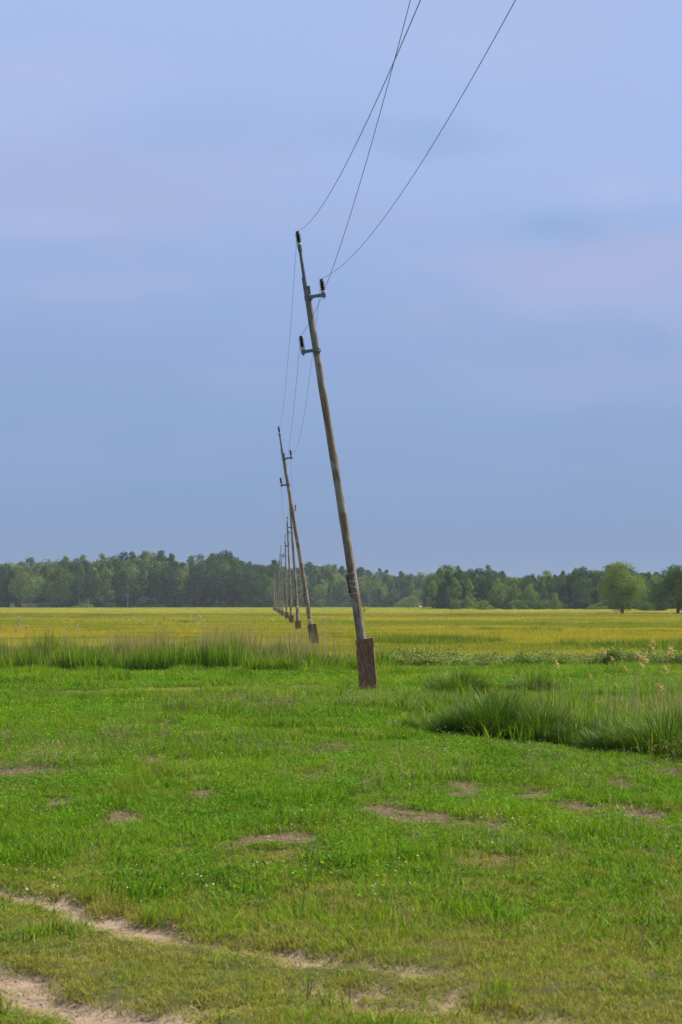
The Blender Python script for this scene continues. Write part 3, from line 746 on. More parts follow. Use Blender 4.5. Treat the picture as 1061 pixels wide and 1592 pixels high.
# ------------------------------------------------------------------ sedge tussocks one can tell apart
def tussock(px, py, D, r, h, label, seed, n=850, flat=1.0):
    n = int(n * 2.2); h *= 1.06
    rng = random.Random(seed); V, Fc, T = [], [], []
    g = at(px, py, D)
    for _ in range(n):
        q = rng.random() ** .6 * r; a = rng.random() * 6.283
        out = .35 + .85 * q / r
        ribbon(V, Fc, T, (q * math.cos(a), q * math.sin(a) * flat, -.05), a + rng.uniform(-.7, .7), h * rng.uniform(.55, 1.15) * (1.1 - .3 * q / r), out * rng.uniform(.3, 1.1), .0075 * rng.uniform(.6, 1.3), 5, 1.25, rng.uniform(-.5, .5))
    o = mesh_obj('sedge_tussock', V, Fc, M['tussock'], attrs={'t': T}); o.location = (g.x, D, max(float(gz(g.x, D)), -.12))
    tag(o, label, 'tussock', 'sedge tussocks in the meadow'); return o
tussock(705, 1135, 21.3, .28, .50, 'dark sedge tussock at the left end of the ditch edge', 1)
tussock(765, 1140, 21.1, .46, .74, 'largest, tallest dark sedge tussock with a domed top at the ditch edge', 2, 1500)
tussock(842, 1150, 20.6, .40, .58, 'sedge tussock right of the largest domed one, with straw tips', 3, 1300)
tussock(903, 1155, 20.1, .32, .42, 'low sedge tussock mid way along the ditch edge', 4, 1000)
tussock(962, 1160, 19.0, .38, .50, 'arching sedge tussock below the tall reed plumes', 5, 1100)
tussock(1040, 1168, 18.5, .46, .68, 'dark sedge tussock at the right edge of the photo', 6, 1300)
tussock(1110, 1172, 17.8, .40, .55, 'sedge tussock just past the right edge of the photo', 7, 900)
tussock(712, 1078, 29.5, .46, .56, 'dark dome shaped grass tussock alone in the green meadow right of the pole foot', 8, 1100)
tussock(826, 1072, 31.0, .45, .40, 'low wide grass tussock behind the ditch, right of the dome shaped one', 9, 800, 1)
tussock(628, 1133, 21.8, .20, .22, 'small green grass tussock in the meadow left of the ditch', 10, 450)
tussock(968, 1027, 47, .30, .42, 'dark green tussock among pale weeds on the far bank at right', 11, 800)
tussock(605, 1022, 46, .38, .50, 'leafy tussock on the bank directly right of the nearest pole foot', 12, 900)


# ------------------------------------------------------------------ utility poles
def insulator(parent, x, z, y=0):
    b = MB(); prof = []; zz = 0.045
    prof += [(zz, .022)]
    for k in range(5):
        prof += [(zz + .010, .024), (zz + .016, .050), (zz + .022, .052), (zz + .034, .028)]; zz += .036
    prof += [(zz + .010, .026), (zz + .018, .034), (zz + .030, .034), (zz + .036, .018)]
    b.tube([(x, y, z + p[0]) for p in prof], [p[1] for p in prof], 14)
    o = b.build('insulator', M['porcelain'], parent)
    c = MB(); c.tube([(x, y, z + q) for q in (-.002, .004, .040, .050)], [.036, .042, .042, .030], 14); c.build('collar', M['white'], o)
    return o

def pole_top(root, detail):
    # wooden shaft (local z runs along the leaning pole)
    rng = random.Random(7)
    b = MB(); n = 26; pts, rad = [], []
    for i in range(n + 1):
        t = i / n; zz = .55 + t * (7.47 - .55)
        pts.append((.012 * math.sin(t * 5.1) * (t > 0), .008 * math.sin(t * 7), zz)); rad.append(.088 * (1 - t) + .058 * t + .0022 * math.sin(t * 37))
    b.tube(pts, rad, 16, True, .05, rng)
    b.build('wooden_pole', M['wood'], root)
    # steel upright of angle section, clamped to the camera side of the wood
    s = MB()
    s.tube([(-.026, -.075, 6.22), (-.026, -.075, 6.75)], [.006, .006], 6)
    s.box((-.040, -.070, 6.92), (.052, .012, 1.45)); s.box((-.0665, -.037, 6.92), (.007, .078, 1.45))
    s.tube([(-.022, -.045, 7.46), (-.022, -.045, 7.9), (-.020, -.04, 8.20)], [.036, .031, .028], 12)
    s.tube([(-.020, -.04, 8.14), (-.020, -.04, 8.25)], [.040, .041], 12)
    s.box((-.006, -.058, 7.40), (.120, .022, .16))
    s.build('steel_upright', M['steel'], root, True, .002)
    insulator(root, -.020, 8.252, -.04)
    for sx, z in ((1, 7.27), (-1, 6.29)):
        a = MB(); x1 = .315 if sx > 0 else -.285
        a.box(((x1 + sx * -.02) / 2, -.080, z), (abs(x1) + .02, .012, .062)); a.box(((x1 + sx * -.02) / 2, -.050, z + .0265), (abs(x1) + .016, .048, .008))
        a.box((x1 - sx * .035, -.050, z + .034), (.075, .075, .008)); a.box((x1 - sx * .035, -.088, z - .005), (.075, .006, .085))
        a.tube([(x1 - sx * .035, -.05, z - .07), (x1 - sx * .035, -.05, z + .03)], [.012, .012], 8)
        a.tube([(0, 0, z - .035), (0, 0, z + .035)], [.078 if sx > 0 else .081] * 2, 16, False)
        arm = a.build('cross_arm', M['steel'], root, True, .0015)
        insulator(root, x1 - sx * .035, z + .040, -.05)
    if detail:
        for z, tl in ((2.16, .03), (2.03, -.06), (1.945, -.13), (1.81, -.04)):
            pts = []; r = .0835
            for k in range(25):
                a_ = 2 * math.pi * k / 24; pts.append((r * math.cos(a_), r * math.sin(a_), z + tl * .35 * math.cos(a_ + .6) + .006 * math.sin(3 * a_)))
            b = MB(); b.tube(pts, [.0032] * 25, 6, False); b.build('binding_wire', M['tie'], root)
        b = MB(); b.box((-.084, -.01, 1.98), (.022, .05, .36)); b.build('splice_plate', M['porcelain'], root, True, .003)

def foot(root, base, top, yaw, w, d, h, marks, down=.35, lean=0):
    """square stub post; base and top are offsets in the pole's own frame"""
    b = MB(); rng = random.Random(3)
    N = 12; base = Vector(base); top = Vector(top); ax = (top - base)
    cy, sy = math.cos(yaw), math.sin(yaw)
    for i in range(N + 1):
        t = -down + (1 + down) * i / N; c = base + ax * t; ww = w * (1.04 - .05 * t)
        ring = []
        for (ux, uy) in ((-.5, -.47), (-.47, -.5), (-.15, -.505), (.18, -.5), (.47, -.5), (.5, -.47), (.5, 0), (.5, .47), (.47, .5), (0, .5), (-.47, .5), (-.5, .47), (-.5, 0)):
            jx, jy = (rng.random() - .5) * .010, (rng.random() - .5) * .010
            jz = (.016 * (ux) + (rng.random() - .5) * .012 if i == N else 0)
            px_, py_ = ux * ww + jx, uy * d + jy
            b.v.append((c.x + px_ * cy - py_ * sy, c.y + px_ * sy + py_ * cy, c.z + jz))
    k = 13
    for i in range(N):
        for j in range(k):
            b.f.append((i * k + j, i * k + (j + 1) % k, (i + 1) * k + (j + 1) % k, (i + 1) * k + j))
    b.f.append(tuple(N * k + j for j in range(k)))
    f = b.build('foot_post', M['foot' if marks else 'foot_grey'], root)
    if marks:
        mk = MB(); R_ = Matrix.Rotation(yaw, 3, 'Z')
        # weathered stamped marks down the middle of the face: worn strokes, none of them legible
        rr = random.Random(5)
        for kz in range(13):
            t = .66 - kz * .038; c = base + ax * t; wd = rr.uniform(.05, .085)
            xo = .035 + rr.uniform(-.008, .008)
            if kz in (1, 2, 5, 6, 9): 
                for q in range(rr.randint(2, 3)):
                    off = R_ @ Vector((xo - .03 + q * .026, -.530 * d, 0)); mk.box(c + off, (.006, .006, rr.uniform(.018, .030)), R_)
            else:
                off = R_ @ Vector((xo, -.530 * d, 0)); mk.box(c + off, (wd, .006, .006), R_)
        for a_, b_ in (((.0, .16), (.055, .13)), ((.06, .15), (.02, .105)), ((.02, .105), (.055, .095)), ((.075, .19), (.06, .15))):
            p0 = base + ax * a_[1] + R_ @ Vector((a_[0], -.528 * d, 0)); p1 = base + ax * b_[1] + R_ @ Vector((b_[0], -.528 * d, 0)); mk.tube([p0, p1], [.004, .004], 5)
        mk.build('stamped_marks', M['mark'], f, False)
    return f

S = 33.3
# foot pixel x, distance, wood top pixel x, base height, label
POLES = [(574.7, 31.0, 477.0, 0.0), (489.3, 64.3, 441.0, -.13), (464.8, 97.8, 452.2, -.33), (453.6, 131, 448.0, -.25), (446.1, 164.5, 444.2, -.20),
         (439.8, 198, 437.5, -.20), (436.0, 231, 435.0, -.20), (433.0, 265, 433.6, -.20), (430.4, 298, 428.6, -.20), (428.2, 331, 426.4, -.20), (426.6, 364, 425.4, -.20)]
ORD = ['nearest', 'second nearest', 'third nearest', 'fourth nearest', 'fifth nearest', 'sixth nearest', 'seventh nearest', 'eighth nearest', 'ninth nearest', 'second farthest', 'farthest']
DESC = ['leaning brown wooden utility pole on a dark square foot in the green meadow', 'grey brown pole leaning left, on its own foot in the golden meadow', 'pole with a slight lean, partly behind the second one',
        'slim upright pole showing its steel top left of the third', 'thin pale pole in the line crossing the golden meadow', 'tiny thin pole before the wood', 'tiny thin pole before the wood',
        'tiny faint pole before the wood', 'tiny faint pole before the wood', 'tiny faint pole before the wood', 'tiny faint pole at the line end before the wood']
pole_roots = []
for i, (fx, D, tx, z0) in enumerate(POLES):
    X = (fx - CX) / F_PX * D
    pxlen = F_PX * 7.3 / D
    lean = math.atan((fx - tx) / pxlen)
    if i == 0:
        top = at(477, 443, D); lean = math.atan((X - top.x) / top.z)
    root = empty('utility_pole', (X, D, z0), (0, -lean, 0))
    if i == 0:
        pole_top(root, True)
        Ri = Matrix.Rotation(lean, 3, 'Y')
        bw = Ri @ (Vector((at(573.5, 1075, D).x, D, 0)) - Vector((X, D, 0))); tw = Ri @ (at(567.2, 993, D - .1) - Vector((X, D, 0)))
        foot(root, (bw.x, -.05, bw.z), (tw.x, -.07, tw.z), R(-3), .315, .26, .97, True)
        src = root
    else:
        kids = {}
        for ch in list(src.children):
            if ch.name.startswith('foot_post') or ((ch.name.startswith('binding_wire') or ch.name.startswith('splice')) and i > 3): continue
            c = ch.copy(); C.objects.link(c); c.parent = root
            for g in ch.children:
                d = g.copy(); C.objects.link(d); d.parent = c
        Ri = Matrix.Rotation(lean, 3, 'Y')
        bw = Vector((.045 if i == 1 else .01, 0, 0)); tw = Vector((.04 if i == 1 else .01, 0, .95))
        foot(root, (bw.x, -.03, bw.z), (tw.x, -.03, tw.z), R(5 * i), .33 if i < 6 else .28, .27, .95, False)
    tag(root, ('the ' if i < 9 else '') + ORD[i] + ': ' + DESC[i], 'utility pole', 'utility poles in a line to the wood')
    root['label'] = (ORD[i] + ' ' + DESC[i]) if i != 3 else 'fourth nearest pole, slim and upright, its steel top left of the third'
    pole_roots.append((root, lean))

def tip_of(i, k):
    root, lean = pole_roots[i]
    loc = {'top': (-.02, -.04, 8.252 + .262), 'right': (.28, -.05, 7.31 + .262), 'left': (-.25, -.05, 6.33 + .262)}[k]
    return Matrix.Rotation(-lean, 3, 'Y') @ Vector(loc) + root.location

# wires; the span towards (and past) the camera is fitted to the photo
def fit_span(P1, pix, krange):
    best = None; D0 = -6.0
    for k in krange:
        s0 = P1.x + k * P1.y; rows, rhs, ex = [], [], 0
        pts = []
        for px, py in pix:
            cx, cy = (px - CX) / F_PX, (CY - py) / F_PX
            dy = math.cos(PITCH) - cy * math.sin(PITCH); u = cx / dy; v = (math.sin(PITCH) + cy * math.cos(PITCH)) / dy
            D = s0 / (u + k); pts.append((D, v))
        # Z = P1.z + a*q + b*q^2, q = P1.y - D; weight in image space
        A = []; B = []
        for D, v in pts:
            q = P1.y - D; A.append([q / D, q * q / D]); B.append(v + (CAM_H - P1.z) / D)
        A = np.array(A); B = np.array(B); sol, res, _, _ = np.linalg.lstsq(A, B, rcond=None)
        if sol[1] <= 0 or sol[1] > .02: continue
        e = float(np.sum((A @ sol - B) ** 2)) * F_PX ** 2
        if best is None or e < best[0]: best = (e, k, sol)
    return best
WP = {'top': [(492, 332), (530, 272), (566, 200), (600, 126), (608, 104), (630, 55), (655, 0)],
      'right': [(520, 422), (550, 397), (575, 368), (610, 320), (660, 245), (700, 180), (740, 115), (801, 0)],
      'left': [(478, 510), (500, 455), (518, 408), (542, 345), (575, 245), (597, 160), (610, 104), (637, 0)]}
wl = {'top': 'thin black power wire hanging from the pole tip insulators', 'right': 'thin black power wire on the right arm insulators, farthest right overhead', 'left': 'thin black power wire on the lower left arm insulators, crossing the pole'}
for k in ('top', 'right', 'left'):
    P1 = tip_of(0, k); fit = fit_span(P1, WP[k], {'top': [.060], 'right': [.086], 'left': [.068]}[k]); print('wire', k, fit)
    e, kk, sol = fit
    pts = []
    for j in range(60, 0, -1):
        q = 40.0 * j / 60; pts.append(Vector((P1.x + kk * q, P1.y - q, P1.z + sol[0] * q + sol[1] * q * q)))
    pts.append(P1)
    for i in range(len(POLES) - 1):
        a, b_ = tip_of(i, k), tip_of(i + 1, k); sag = {'top': .95, 'right': 1.15, 'left': .85}[k]
        for j in range(1, 21):
            t = j / 20; p = a.lerp(b_, t); p.z -= 4 * sag * t * (1 - t); pts.append(p)
    b = MB(); b.tube(pts, [.0030] * len(pts), 6)
    o = b.build('power_wire', M['wire']); tag(o, wl[k], 'power wire', 'power wires on the utility poles')


# ------------------------------------------------------------------ trees
def crown_mesh(kind, seed, nleaf, leaf, base=None):
    """foliage for a tree of height 1: leaf sprays on many small uneven clumps"""
    rng = np.random.default_rng(seed)
    z0, rmax, prof = {'birch': (.14, .21, lambda t: math.sin(math.pi * min(1, (t * .92 + .08)) ** .75) ** .75),
                      'round': (.12, .34, lambda t: math.sqrt(max(0, 1 - (2 * t - 1) ** 2)) * .95 + .05),
                      'narrow': (.10, .13, lambda t: math.sin(math.pi * (t * .93 + .07) ** .8) ** .6),
                      'conic': (.05, .22, lambda t: (1 - t) ** .8 + .04),
                      'willow': (.17, .42, lambda t: (math.sqrt(max(0, 1 - (1.9 * t - .95) ** 2)) * .8 + .14) * (1 if t < .6 else 1 - (t - .6) * .5)),
                      'bush': (.0, .85, lambda t: math.sqrt(max(0, 1 - t * t)))}[kind]
    lobes = []
    nl = {'birch': 26, 'round': 32, 'narrow': 20, 'conic': 30, 'willow': 50, 'bush': 30}[kind]
    for _ in range(nl):
        t = rng.random() ** .9; z = z0 + (1 - z0) * t * .95; a = rng.random() * 6.283; rr = rmax * prof(t) * (1 + .22 * math.sin(a * 2 + seed) * (kind == 'willow'))
        q = rng.random() ** .5 * rr * .82; r = (.22 + .5 * rng.random()) * rmax * (.45 + .55 * prof(t)) * .75
        lobes.append((q * math.cos(a), q * math.sin(a), z, r))
    lobes.append((rng.uniform(-.02, .02), rng.uniform(-.02, .02), .93, rmax * .22))
    L = np.array(lobes); wts = L[:, 3] ** 2; wts /= wts.sum()
    ix = rng.choice(len(L), nleaf, p=wts); l = L[ix]
    d = rng.normal(size=(nleaf, 3)); d[:, 2] += .15; d /= np.linalg.norm(d, axis=1)[:, None]
    rad = l[:, 3] * rng.uniform(.70, 1.08, nleaf) * (1 + .25 * (rng.random(nleaf) > .93))
    c = l[:, :3] + d * rad[:, None] * np.array([1, 1, 1.15 if kind != 'bush' else .7]); c[:, 2] = np.maximum(c[:, 2], .005); zt = c[:, 2].max() ; c[:, 2] *= np.where(c[:, 2] > 0, 1.03 / max(zt, 1.0), 1)
    nrm = d * 1.2 + rng.normal(size=(nleaf, 3)) * .40; nrm /= np.linalg.norm(nrm, axis=1)[:, None]
    t1 = np.cross(nrm, rng.normal(size=(nleaf, 3))); t1 /= np.linalg.norm(t1, axis=1)[:, None]; t2 = np.cross(nrm, t1)
    s = leaf * rng.uniform(.5, 1.25, nleaf)[:, None]; a = t1 * s; b = t2 * s * .6
    V = np.stack([c - a, c - b * .9 + a * .15, c + a, c + b], 1).reshape(-1, 3)
    Fc = np.arange(nleaf * 4).reshape(-1, 4)
    return V, Fc, L

def trunk_mb(kind, seed, L):
    rng = random.Random(seed); b = MB()
    if kind == 'bush':
        for k in range(7):
            a = rng.random() * 6.28; q = rng.uniform(.3, .6); b.tube([(0, 0, -.05), (q * .4 * math.cos(a), q * .4 * math.sin(a), .35), (q * math.cos(a), q * math.sin(a), .7)], [.03, .022, .008], 5)
        return b
    bend = rng.uniform(-.02, .02); r0 = {'narrow': .011, 'birch': .013, 'round': .018, 'conic': .016, 'willow': .030}[kind]
    stem = lambda t: Vector((bend * math.sin(t * 3), .5 * bend * math.sin(t * 4), t * .92 - .03))
    b.tube([stem(t / 8) for t in range(9)], [r0 * (1 - t / 8) ** .8 + .002 for t in range(9)], 7)
    for k in range(14 if kind != 'willow' else 20):
        l = L[rng.randrange(len(L))]; t0 = max(.12, min(.85, l[2] - rng.uniform(.10, .3))); p0 = stem(t0 / .92); p2 = Vector(l[:3]); p1 = p0.lerp(p2, .5) + Vector((0, 0, .02))
        b.tube([p0, p1, p2], [r0 * .42 * (1 - t0) + .002, r0 * .25 * (1 - t0) + .0015, .001], 5)
    return b

protos = {}
def tree_proto(key, kind, seed, nleaf, leaf, cm, tm):
    V, Fc, L = crown_mesh(kind, seed, nleaf, leaf)
    me = mesh_obj('crown', V, Fc, M[cm], link=False).data
    b = trunk_mb(kind, seed, L); tme = mesh_obj('trunk', b.v, b.f, M[tm], smooth=True, link=False).data
    protos[key] = (me, tme)
for i in range(4): tree_proto('birch%d' % i, 'birch', 10 + i, 2600, .020, 'crown', 'birch_bark' if i < 1 else 'bark')
for i in range(4): tree_proto('round%d' % i, 'round', 20 + i, 3800, .021, 'crown', 'bark')
for i in range(2): tree_proto('narrow%d' % i, 'narrow', 30 + i, 1900, .018, 'crown', 'bark')
for i in range(2): tree_proto('conic%d' % i, 'conic', 40 + i, 2600, .019, 'crown_dark', 'bark')
for i in range(2): tree_proto('dark%d' % i, 'round', 50 + i, 3400, .021, 'crown_dark', 'bark')
for i in range(3): tree_proto('bush%d' % i, 'bush', 60 + i, 2200, .055, 'crown', 'bark')
for i in range(2): tree_proto('pale_bush%d' % i, 'bush', 66 + i, 1800, .055, 'crown_pale', 'bark')
tree_proto('willow0', 'willow', 71, 12000, .0155, 'crown_pale', 'bark')
tree_proto('willow1', 'willow', 72, 12000, .0155, 'crown_pale', 'bark')

def plant(key, name, px, D, h, wx, label, cat='tree', group=None, seed=0, zoff=0.0):
    rng = random.Random(seed * 77 + 5)
    X = (px - CX) / F_PX * D
    root = empty(name, (X, D, -.12 + zoff), (0, 0, rng.random() * 6.28)); root.scale = (h * wx, h * wx, h)
    cm, tm = protos[key]
    for nm, me in (('crown', cm), ('trunk', tm)):
        o = bpy.data.objects.new(nm, me); C.objects.link(o); o.parent = root
    tag(root, label, cat, group); return root

def nth(n):
    w_ = ['first', 'second', 'third', 'fourth', 'fifth', 'sixth', 'seventh', 'eighth', 'ninth', 'tenth', 'eleventh', 'twelfth', 'thirteenth', 'fourteenth', 'fifteenth', 'sixteenth', 'seventeenth', 'eighteenth', 'nineteenth']
    if n <= 19: return w_[n - 1]
    t_ = {2: 'twent', 3: 'thirt', 4: 'fort', 5: 'fift', 6: 'sixt'}[n // 10]
    return t_ + 'ieth' if n % 10 == 0 else t_ + 'y-' + w_[n % 10 - 1]

TOPX = [-120, 0, 40, 60, 85, 130, 150, 170, 200, 230, 245, 258, 285, 310, 320, 335, 358, 370, 385, 400, 430, 445, 480, 510, 530, 545, 600, 640, 670, 700, 725, 745, 765, 780, 795, 830, 860, 885, 900, 920, 945, 980, 1000, 1015, 1035, 1061, 1180]
TOPY = [872, 873, 869, 872, 866, 866, 863, 861, 857, 854, 856, 858, 866, 864, 861, 857, 856, 862, 870, 869, 872, 880, 874, 872, 876, 880, 886, 889, 886, 880, 884, 884, 878, 886, 893, 890, 889, 884, 880, 882, 877, 880, 883, 886, 890, 886, 884]
def top_h(px, D): return CAM_H + (HOR - np.interp(px, TOPX, TOPY)) / F_PX * D + .12

tr = random.Random(2024)
NAMES = {'birch': ('birch_tree', 'oval birch'), 'round': ('broadleaf_tree', 'round crowned tree'), 'narrow': ('birch_tree', 'slender birch'), 'conic': ('spruce_tree', 'dark pointed tree'), 'dark': ('broadleaf_tree', 'dark round tree')}
def wood(name, x0, x1, rows, kinds, wx=(.9, 1.25)):
    """rows: (distance, spacing px, height factor, front?)"""
    for ri, (D, sp, hf, jit) in enumerate(rows):
        x = x0 + tr.uniform(0, sp); c = 0
        while x < x1:
            c += 1; k = tr.choice(kinds); v = tr.randrange(4 if k in ('birch', 'round') else 2)
            d = D + tr.uniform(-jit, jit); h = top_h(x, d) * hf * tr.uniform(.86, 1.03)
            nm, ds = NAMES[k]
            if ri < 2: lab = '%s in the %s row of the %s, %s from its left end' % (ds, ('front', 'second')[ri], name, nth(c)); grp = 'trees of the %s' % name
            else: lab = 'green treetop rising behind the front rows of the %s' % name; grp = 'back row treetops of the %s' % name
            plant('%s%d' % (k, v), nm, x, d, h, tr.uniform(*wx), lab, 'tree', grp, tr.randrange(9999))
            x += sp * tr.uniform(.65, 1.35)
wood('left wood', -60, 432, [(600, 22, .78, 5), (612, 19, .86, 5), (626, 15, .95, 6), (642, 15, 1.0, 6)], ['birch', 'round', 'birch', 'round', 'birch', 'dark'])
wood('middle wood', 415, 765, [(690, 17, .62, 6), (704, 16, .80, 6), (722, 14, .93, 6), (742, 14, 1.0, 6)], ['round', 'birch', 'round', 'dark', 'birch'])
wood('right wood', 672, 1125, [(440, 19, .74, 4), (449, 18, .86, 4), (460, 17, .96, 5), (471, 17, 1.0, 5)], ['round', 'birch', 'round', 'birch', 'dark'])
# trees of their own
plant('round0', 'broadleaf_tree', 43, 586, 14.6, 1.05, 'pale round tree standing forward near the left frame edge', seed=1)
plant('round1', 'broadleaf_tree', 93, 584, 13.6, 1.12, 'broad pale green tree standing forward of the left wood', seed=2)
plant('birch0', 'birch_tree', 124, 588, 13.8, 1.15, 'tall birch touching the right side of the broad pale tree', seed=3)
plant('birch1', 'birch_tree', 160, 590, 15.6, 1.2, 'birch with a white trunk before the left wood', seed=4)
plant('conic0', 'spruce_tree', 512, 672, 9.6, 1.0, 'dark conical tree between the first and second nearest poles', seed=5)
plant('conic1', 'spruce_tree', 590, 668, 7.0, 1.25, 'small dark conical tree right of the nearest pole', seed=6)
plant('round2', 'broadleaf_tree', 585, 680, 12.4, .95, 'round green tree behind the small dark conical one', seed=7)
plant('dark0', 'broadleaf_tree', 357, 634, 20.4, .85, 'darkest tallest tree at the top right of the left wood', seed=8)
plant('willow0', 'willow_tree', 967, 262, 8.2, 1.12, 'large pale green willow standing alone before the right wood', seed=9)
plant('willow1', 'willow_tree', 1053, 255, 7.6, 1.12, 'pale green willow cut by the right frame edge', seed=10)
# bushes
for px, D, h, wx, key, lab in ((707, 385, 2.5, .80, 'pale_bush1', 'leftmost round bush before the right wood'), (751, 385, 2.4, 1.15, 'pale_bush0', 'wide dome shaped bush, right of the leftmost round one'),
        (788, 400, 1.9, .9, 'bush2', 'low dark bush between dome and pale bushes'), (812, 402, 2.5, 1.0, 'pale_bush0', 'pale bush in the middle of the hedge line'), (842, 402, 2.7, 1.1, 'pale_bush1', 'wide pale bush at the right end of the hedge line'),
        (862, 405, 4.4, .45, 'pale_bush0', 'tall slim pale bush beside the wide pale one'), (1003, 330, 2.0, 1.3, 'pale_bush1', 'grey pale bush between the two willows'), (1025, 335, 3.0, .9, 'bush0', 'taller bush left of the rightmost willow'),
        (920, 400, 1.4, 1.6, 'bush1', 'low shrub in front of the wood left of the large willow'), (640, 640, 4.6, 1.4, 'pale_bush0', 'wide pale scrub behind the white bird'), (690, 600, 4.0, 1.2, 'pale_bush1', 'pale scrub left of the leftmost round bush'),
        (606, 650, 4.8, .8, 'bush2', 'green shrub right of the small conical tree'), (548, 650, 3.2, 2.2, 'bush1', 'low spreading shrub behind the nearest pole'), (665, 630, 5.2, .8, 'bush0', 'upright shrub right of the white bird'),
        (68, 584, 2.2, 2.0, 'bush2', 'low shrub at the foot of the left wood, left of the broad pale tree'), (130, 582, 1.8, 2.4, 'bush1', 'low shrub under the tall birch in the left wood'), (172, 584, 2.0, 1.8, 'bush0', 'low shrub right of the white trunked birch'), (370, 640, 2.6, 2.6, 'bush2', 'low shrub at the right part of the left wood'),
        (1075, 330, 2.4, 1.5, 'bush1', 'low shrub past the rightmost willow'), (740, 600, 3.2, 1.6, 'pale_bush0', 'pale scrub behind the dome shaped bush')):
    plant(key, 'bush', px, D, h, wx, lab, 'bush', 'bushes before the woods', int(px), 0)
# dead bare trees
def bare_tree(px, D, h, label, seed):
    rng = random.Random(seed); b = MB(); X = (px - CX) / F_PX * D
    b.tube([(0, 0, -.1), (.1, 0, h * .5), (0, .1, h)], [.22, .15, .03], 8)
    root = empty('dead_tree', (X, D, -.12)); b.build('trunk', M['birch_bark'], root)
    br = MB()
    for k in range(16):
        z = h * rng.uniform(.3, .9); a = rng.random() * 6.28; l = h * .28 * (1.1 - z / h) * rng.uniform(.7, 1.5)
        br.tube([(.05, 0, z), (.05 + l * .5 * math.cos(a), l * .5 * math.sin(a), z + l * .5), (.05 + l * .8 * math.cos(a), l * .8 * math.sin(a), z + l * 1.1)], [.09, .05, .02], 5)
    br.build('branches', M['birch_bark'], root); tag(root, label, 'tree', 'dead bare trees')
bare_tree(199, 580, 8.5, 'pale leafless dead tree before the left wood', 1)
bare_tree(621, 640, 9.5, 'pale leafless dead tree in the middle wood', 2)
bare_tree(574, 660, 8.0, 'grey dead tree just right of the nearest pole', 3)
bare_tree(138, 579, 3.6, 'short pale dead stump tree left of the white trunked birch', 4)

# deeper wood that closes the view between the trunks
def deep_wood(name, px0, px1, D0, D1, n, hf):
    rng = np.random.default_rng(5); P, Sc = [], []
    for _ in range(n):
        px = rng.uniform(px0, px1); D = rng.uniform(D0, D1); h = float(top_h(px, D)) * hf * rng.uniform(.85, 1.0)
        P.append(((px - CX) / F_PX * D, D, -.1)); Sc.append((h * 1.1, h * 1.1, h))
    ob = [bpy.data.objects.new('deep_crown', protos[k][0]) for k in ('round0', 'dark0', 'round2')]
    return scatter(name, proto_coll(name + '_source', ob), np.array(P), np.array(Sc), rng, .0, nprot=3)
deep_wood('deep_left_woodland', -100, 440, 655, 720, 160, .90)
deep_wood('deep_middle_woodland', 400, 800, 760, 830, 130, .93)
deep_wood('deep_right_woodland', 690, 1180, 482, 530, 110, .93)

def undergrowth(name, px0, px1, D0, D1, n, h0, h1):
    rng = np.random.default_rng(9); P, Sc = [], []
    for _ in range(n):
        D = rng.uniform(D0, D1); h = rng.uniform(h0, h1); P.append(((rng.uniform(px0, px1) - CX) / F_PX * D, D, -.15)); q = rng.uniform(.9, 1.5); Sc.append((h * q, h * q, h))
    ob = []
    for k, mt in (('bush0', 'crown_dark'), ('bush1', 'crown_dark'), ('bush2', 'crown')):
        me = protos[k][0] if mt == 'crown' else protos[k][0].copy()
        if mt != 'crown': me.materials[0] = M[mt]
        ob.append(bpy.data.objects.new('undergrowth_clump', me))
    return scatter(name, proto_coll(name + '_source', ob), np.array(P), np.array(Sc), rng, .0, nprot=3)
undergrowth('left_wood_undergrowth', -90, 432, 594, 640, 330, 1.6, 4.2)
undergrowth('middle_wood_undergrowth', 410, 790, 684, 740, 200, 1.8, 4.5)
undergrowth('right_wood_undergrowth', 680, 1160, 434, 470, 240, 1.2, 3.2)

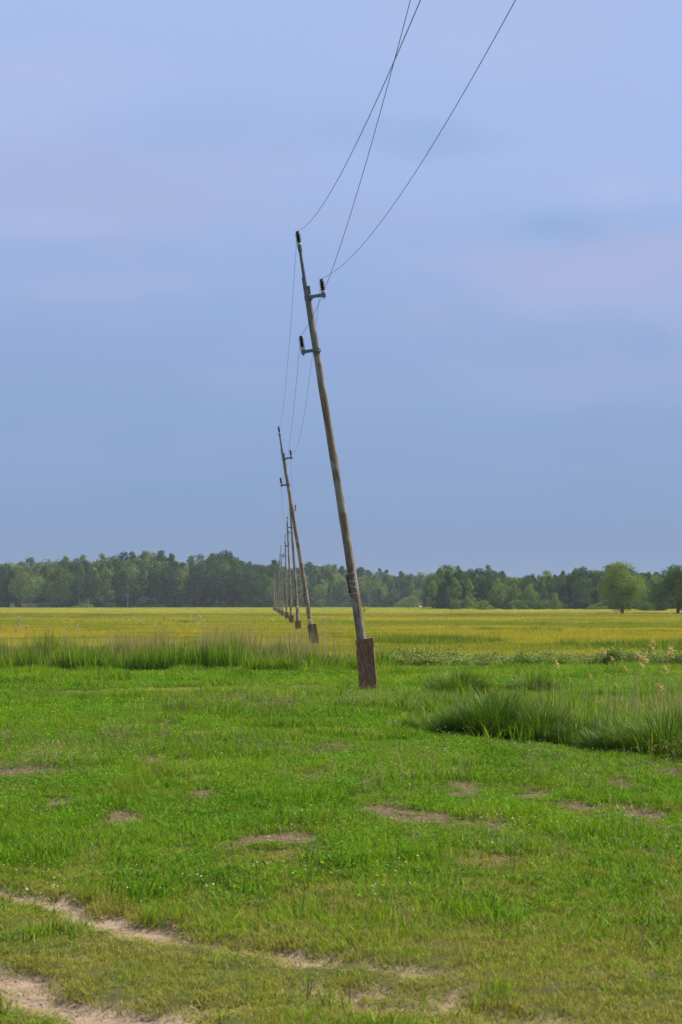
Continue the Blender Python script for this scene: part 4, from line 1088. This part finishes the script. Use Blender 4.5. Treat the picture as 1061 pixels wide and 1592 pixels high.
# ------------------------------------------------------------------ fence at the far left and the white bird
def fence(px0, px1, D, n, label):
    a, b = at(px0, 940, D).x, at(px1, 940, D).x; root = empty('wooden_fence', (a, D, -.1))
    for k in range(n):
        m = MB(); m.tube([((b - a) * k / (n - 1), 0, -.1), ((b - a) * k / (n - 1), 0, 1.7)], [.11, .09], 6); m.build('fence_post', M['fence'], root)
    for z in (.8, 1.4):
        m = MB(); m.box(((b - a) / 2, -.12, z), (b - a, .05, .14)); m.build('rail', M['fence'], root)
    tag(root, label, 'fence')
fence(35, 56, 572, 6, 'weathered post and rail fence at the foot of the left wood')
fence(17, 22, 572, 3, 'short pale fence piece nearest the left frame edge')

def bird(px, D, label):
    root = empty('white_stork', (at(px, 945, D).x, D, -.1), (0, 0, R(200)))
    b = MB()
    pts = [(-.42, 0, 1.02), (-.30, 0, 1.04), (-.12, 0, 1.05), (.08, 0, 1.06), (.22, 0, 1.12), (.30, 0, 1.25), (.33, 0, 1.38), (.38, 0, 1.44), (.44, 0, 1.43), (.48, 0, 1.42)]
    b.tube(pts, [.02, .10, .17, .17, .11, .055, .045, .06, .05, .02], 12); b.build('body', M['feather'], root)
    w_ = MB()
    for s in (-1, 1): w_.tube([(-.62, s * .04, .96), (-.40, s * .12, 1.02), (-.18, s * .16, 1.05)], [.01, .06, .07], 8, squash=.4)
    w_.build('wing_tips', M['black'], root)
    k = MB(); k.tube([(.47, 0, 1.42), (.68, 0, 1.37)], [.022, .004], 8); k.build('bill', M['red'], root)
    for s in (-1, 1):
        l = MB(); l.tube([(.0, s * .06, .95), (-.05, s * .06, .5), (.0, s * .06, .02), (.10, s * .06, .01)], [.022, .014, .012, .008], 6); l.build('leg', M['red'], root)
    tag(root, label, 'bird')
bird(654, 330, 'white stork walking in the far meadow before the middle wood')

# ------------------------------------------------------------------ air
b = MB(); b.box((0, 0, 13.5), (7800, 7800, 30)); m, t = new_mat('air')
pv = t.n('ShaderNodeVolumePrincipled', ins={'Color': (.80, .88, 1.0, 1), 'Density': .00019, 'Anisotropy': .0})
oo = t.n('ShaderNodeOutputMaterial'); t.link(pv.outputs[0], oo.inputs['Volume'])
hz = b.build('haze', m, None, False); tag(hz, kind='stuff')
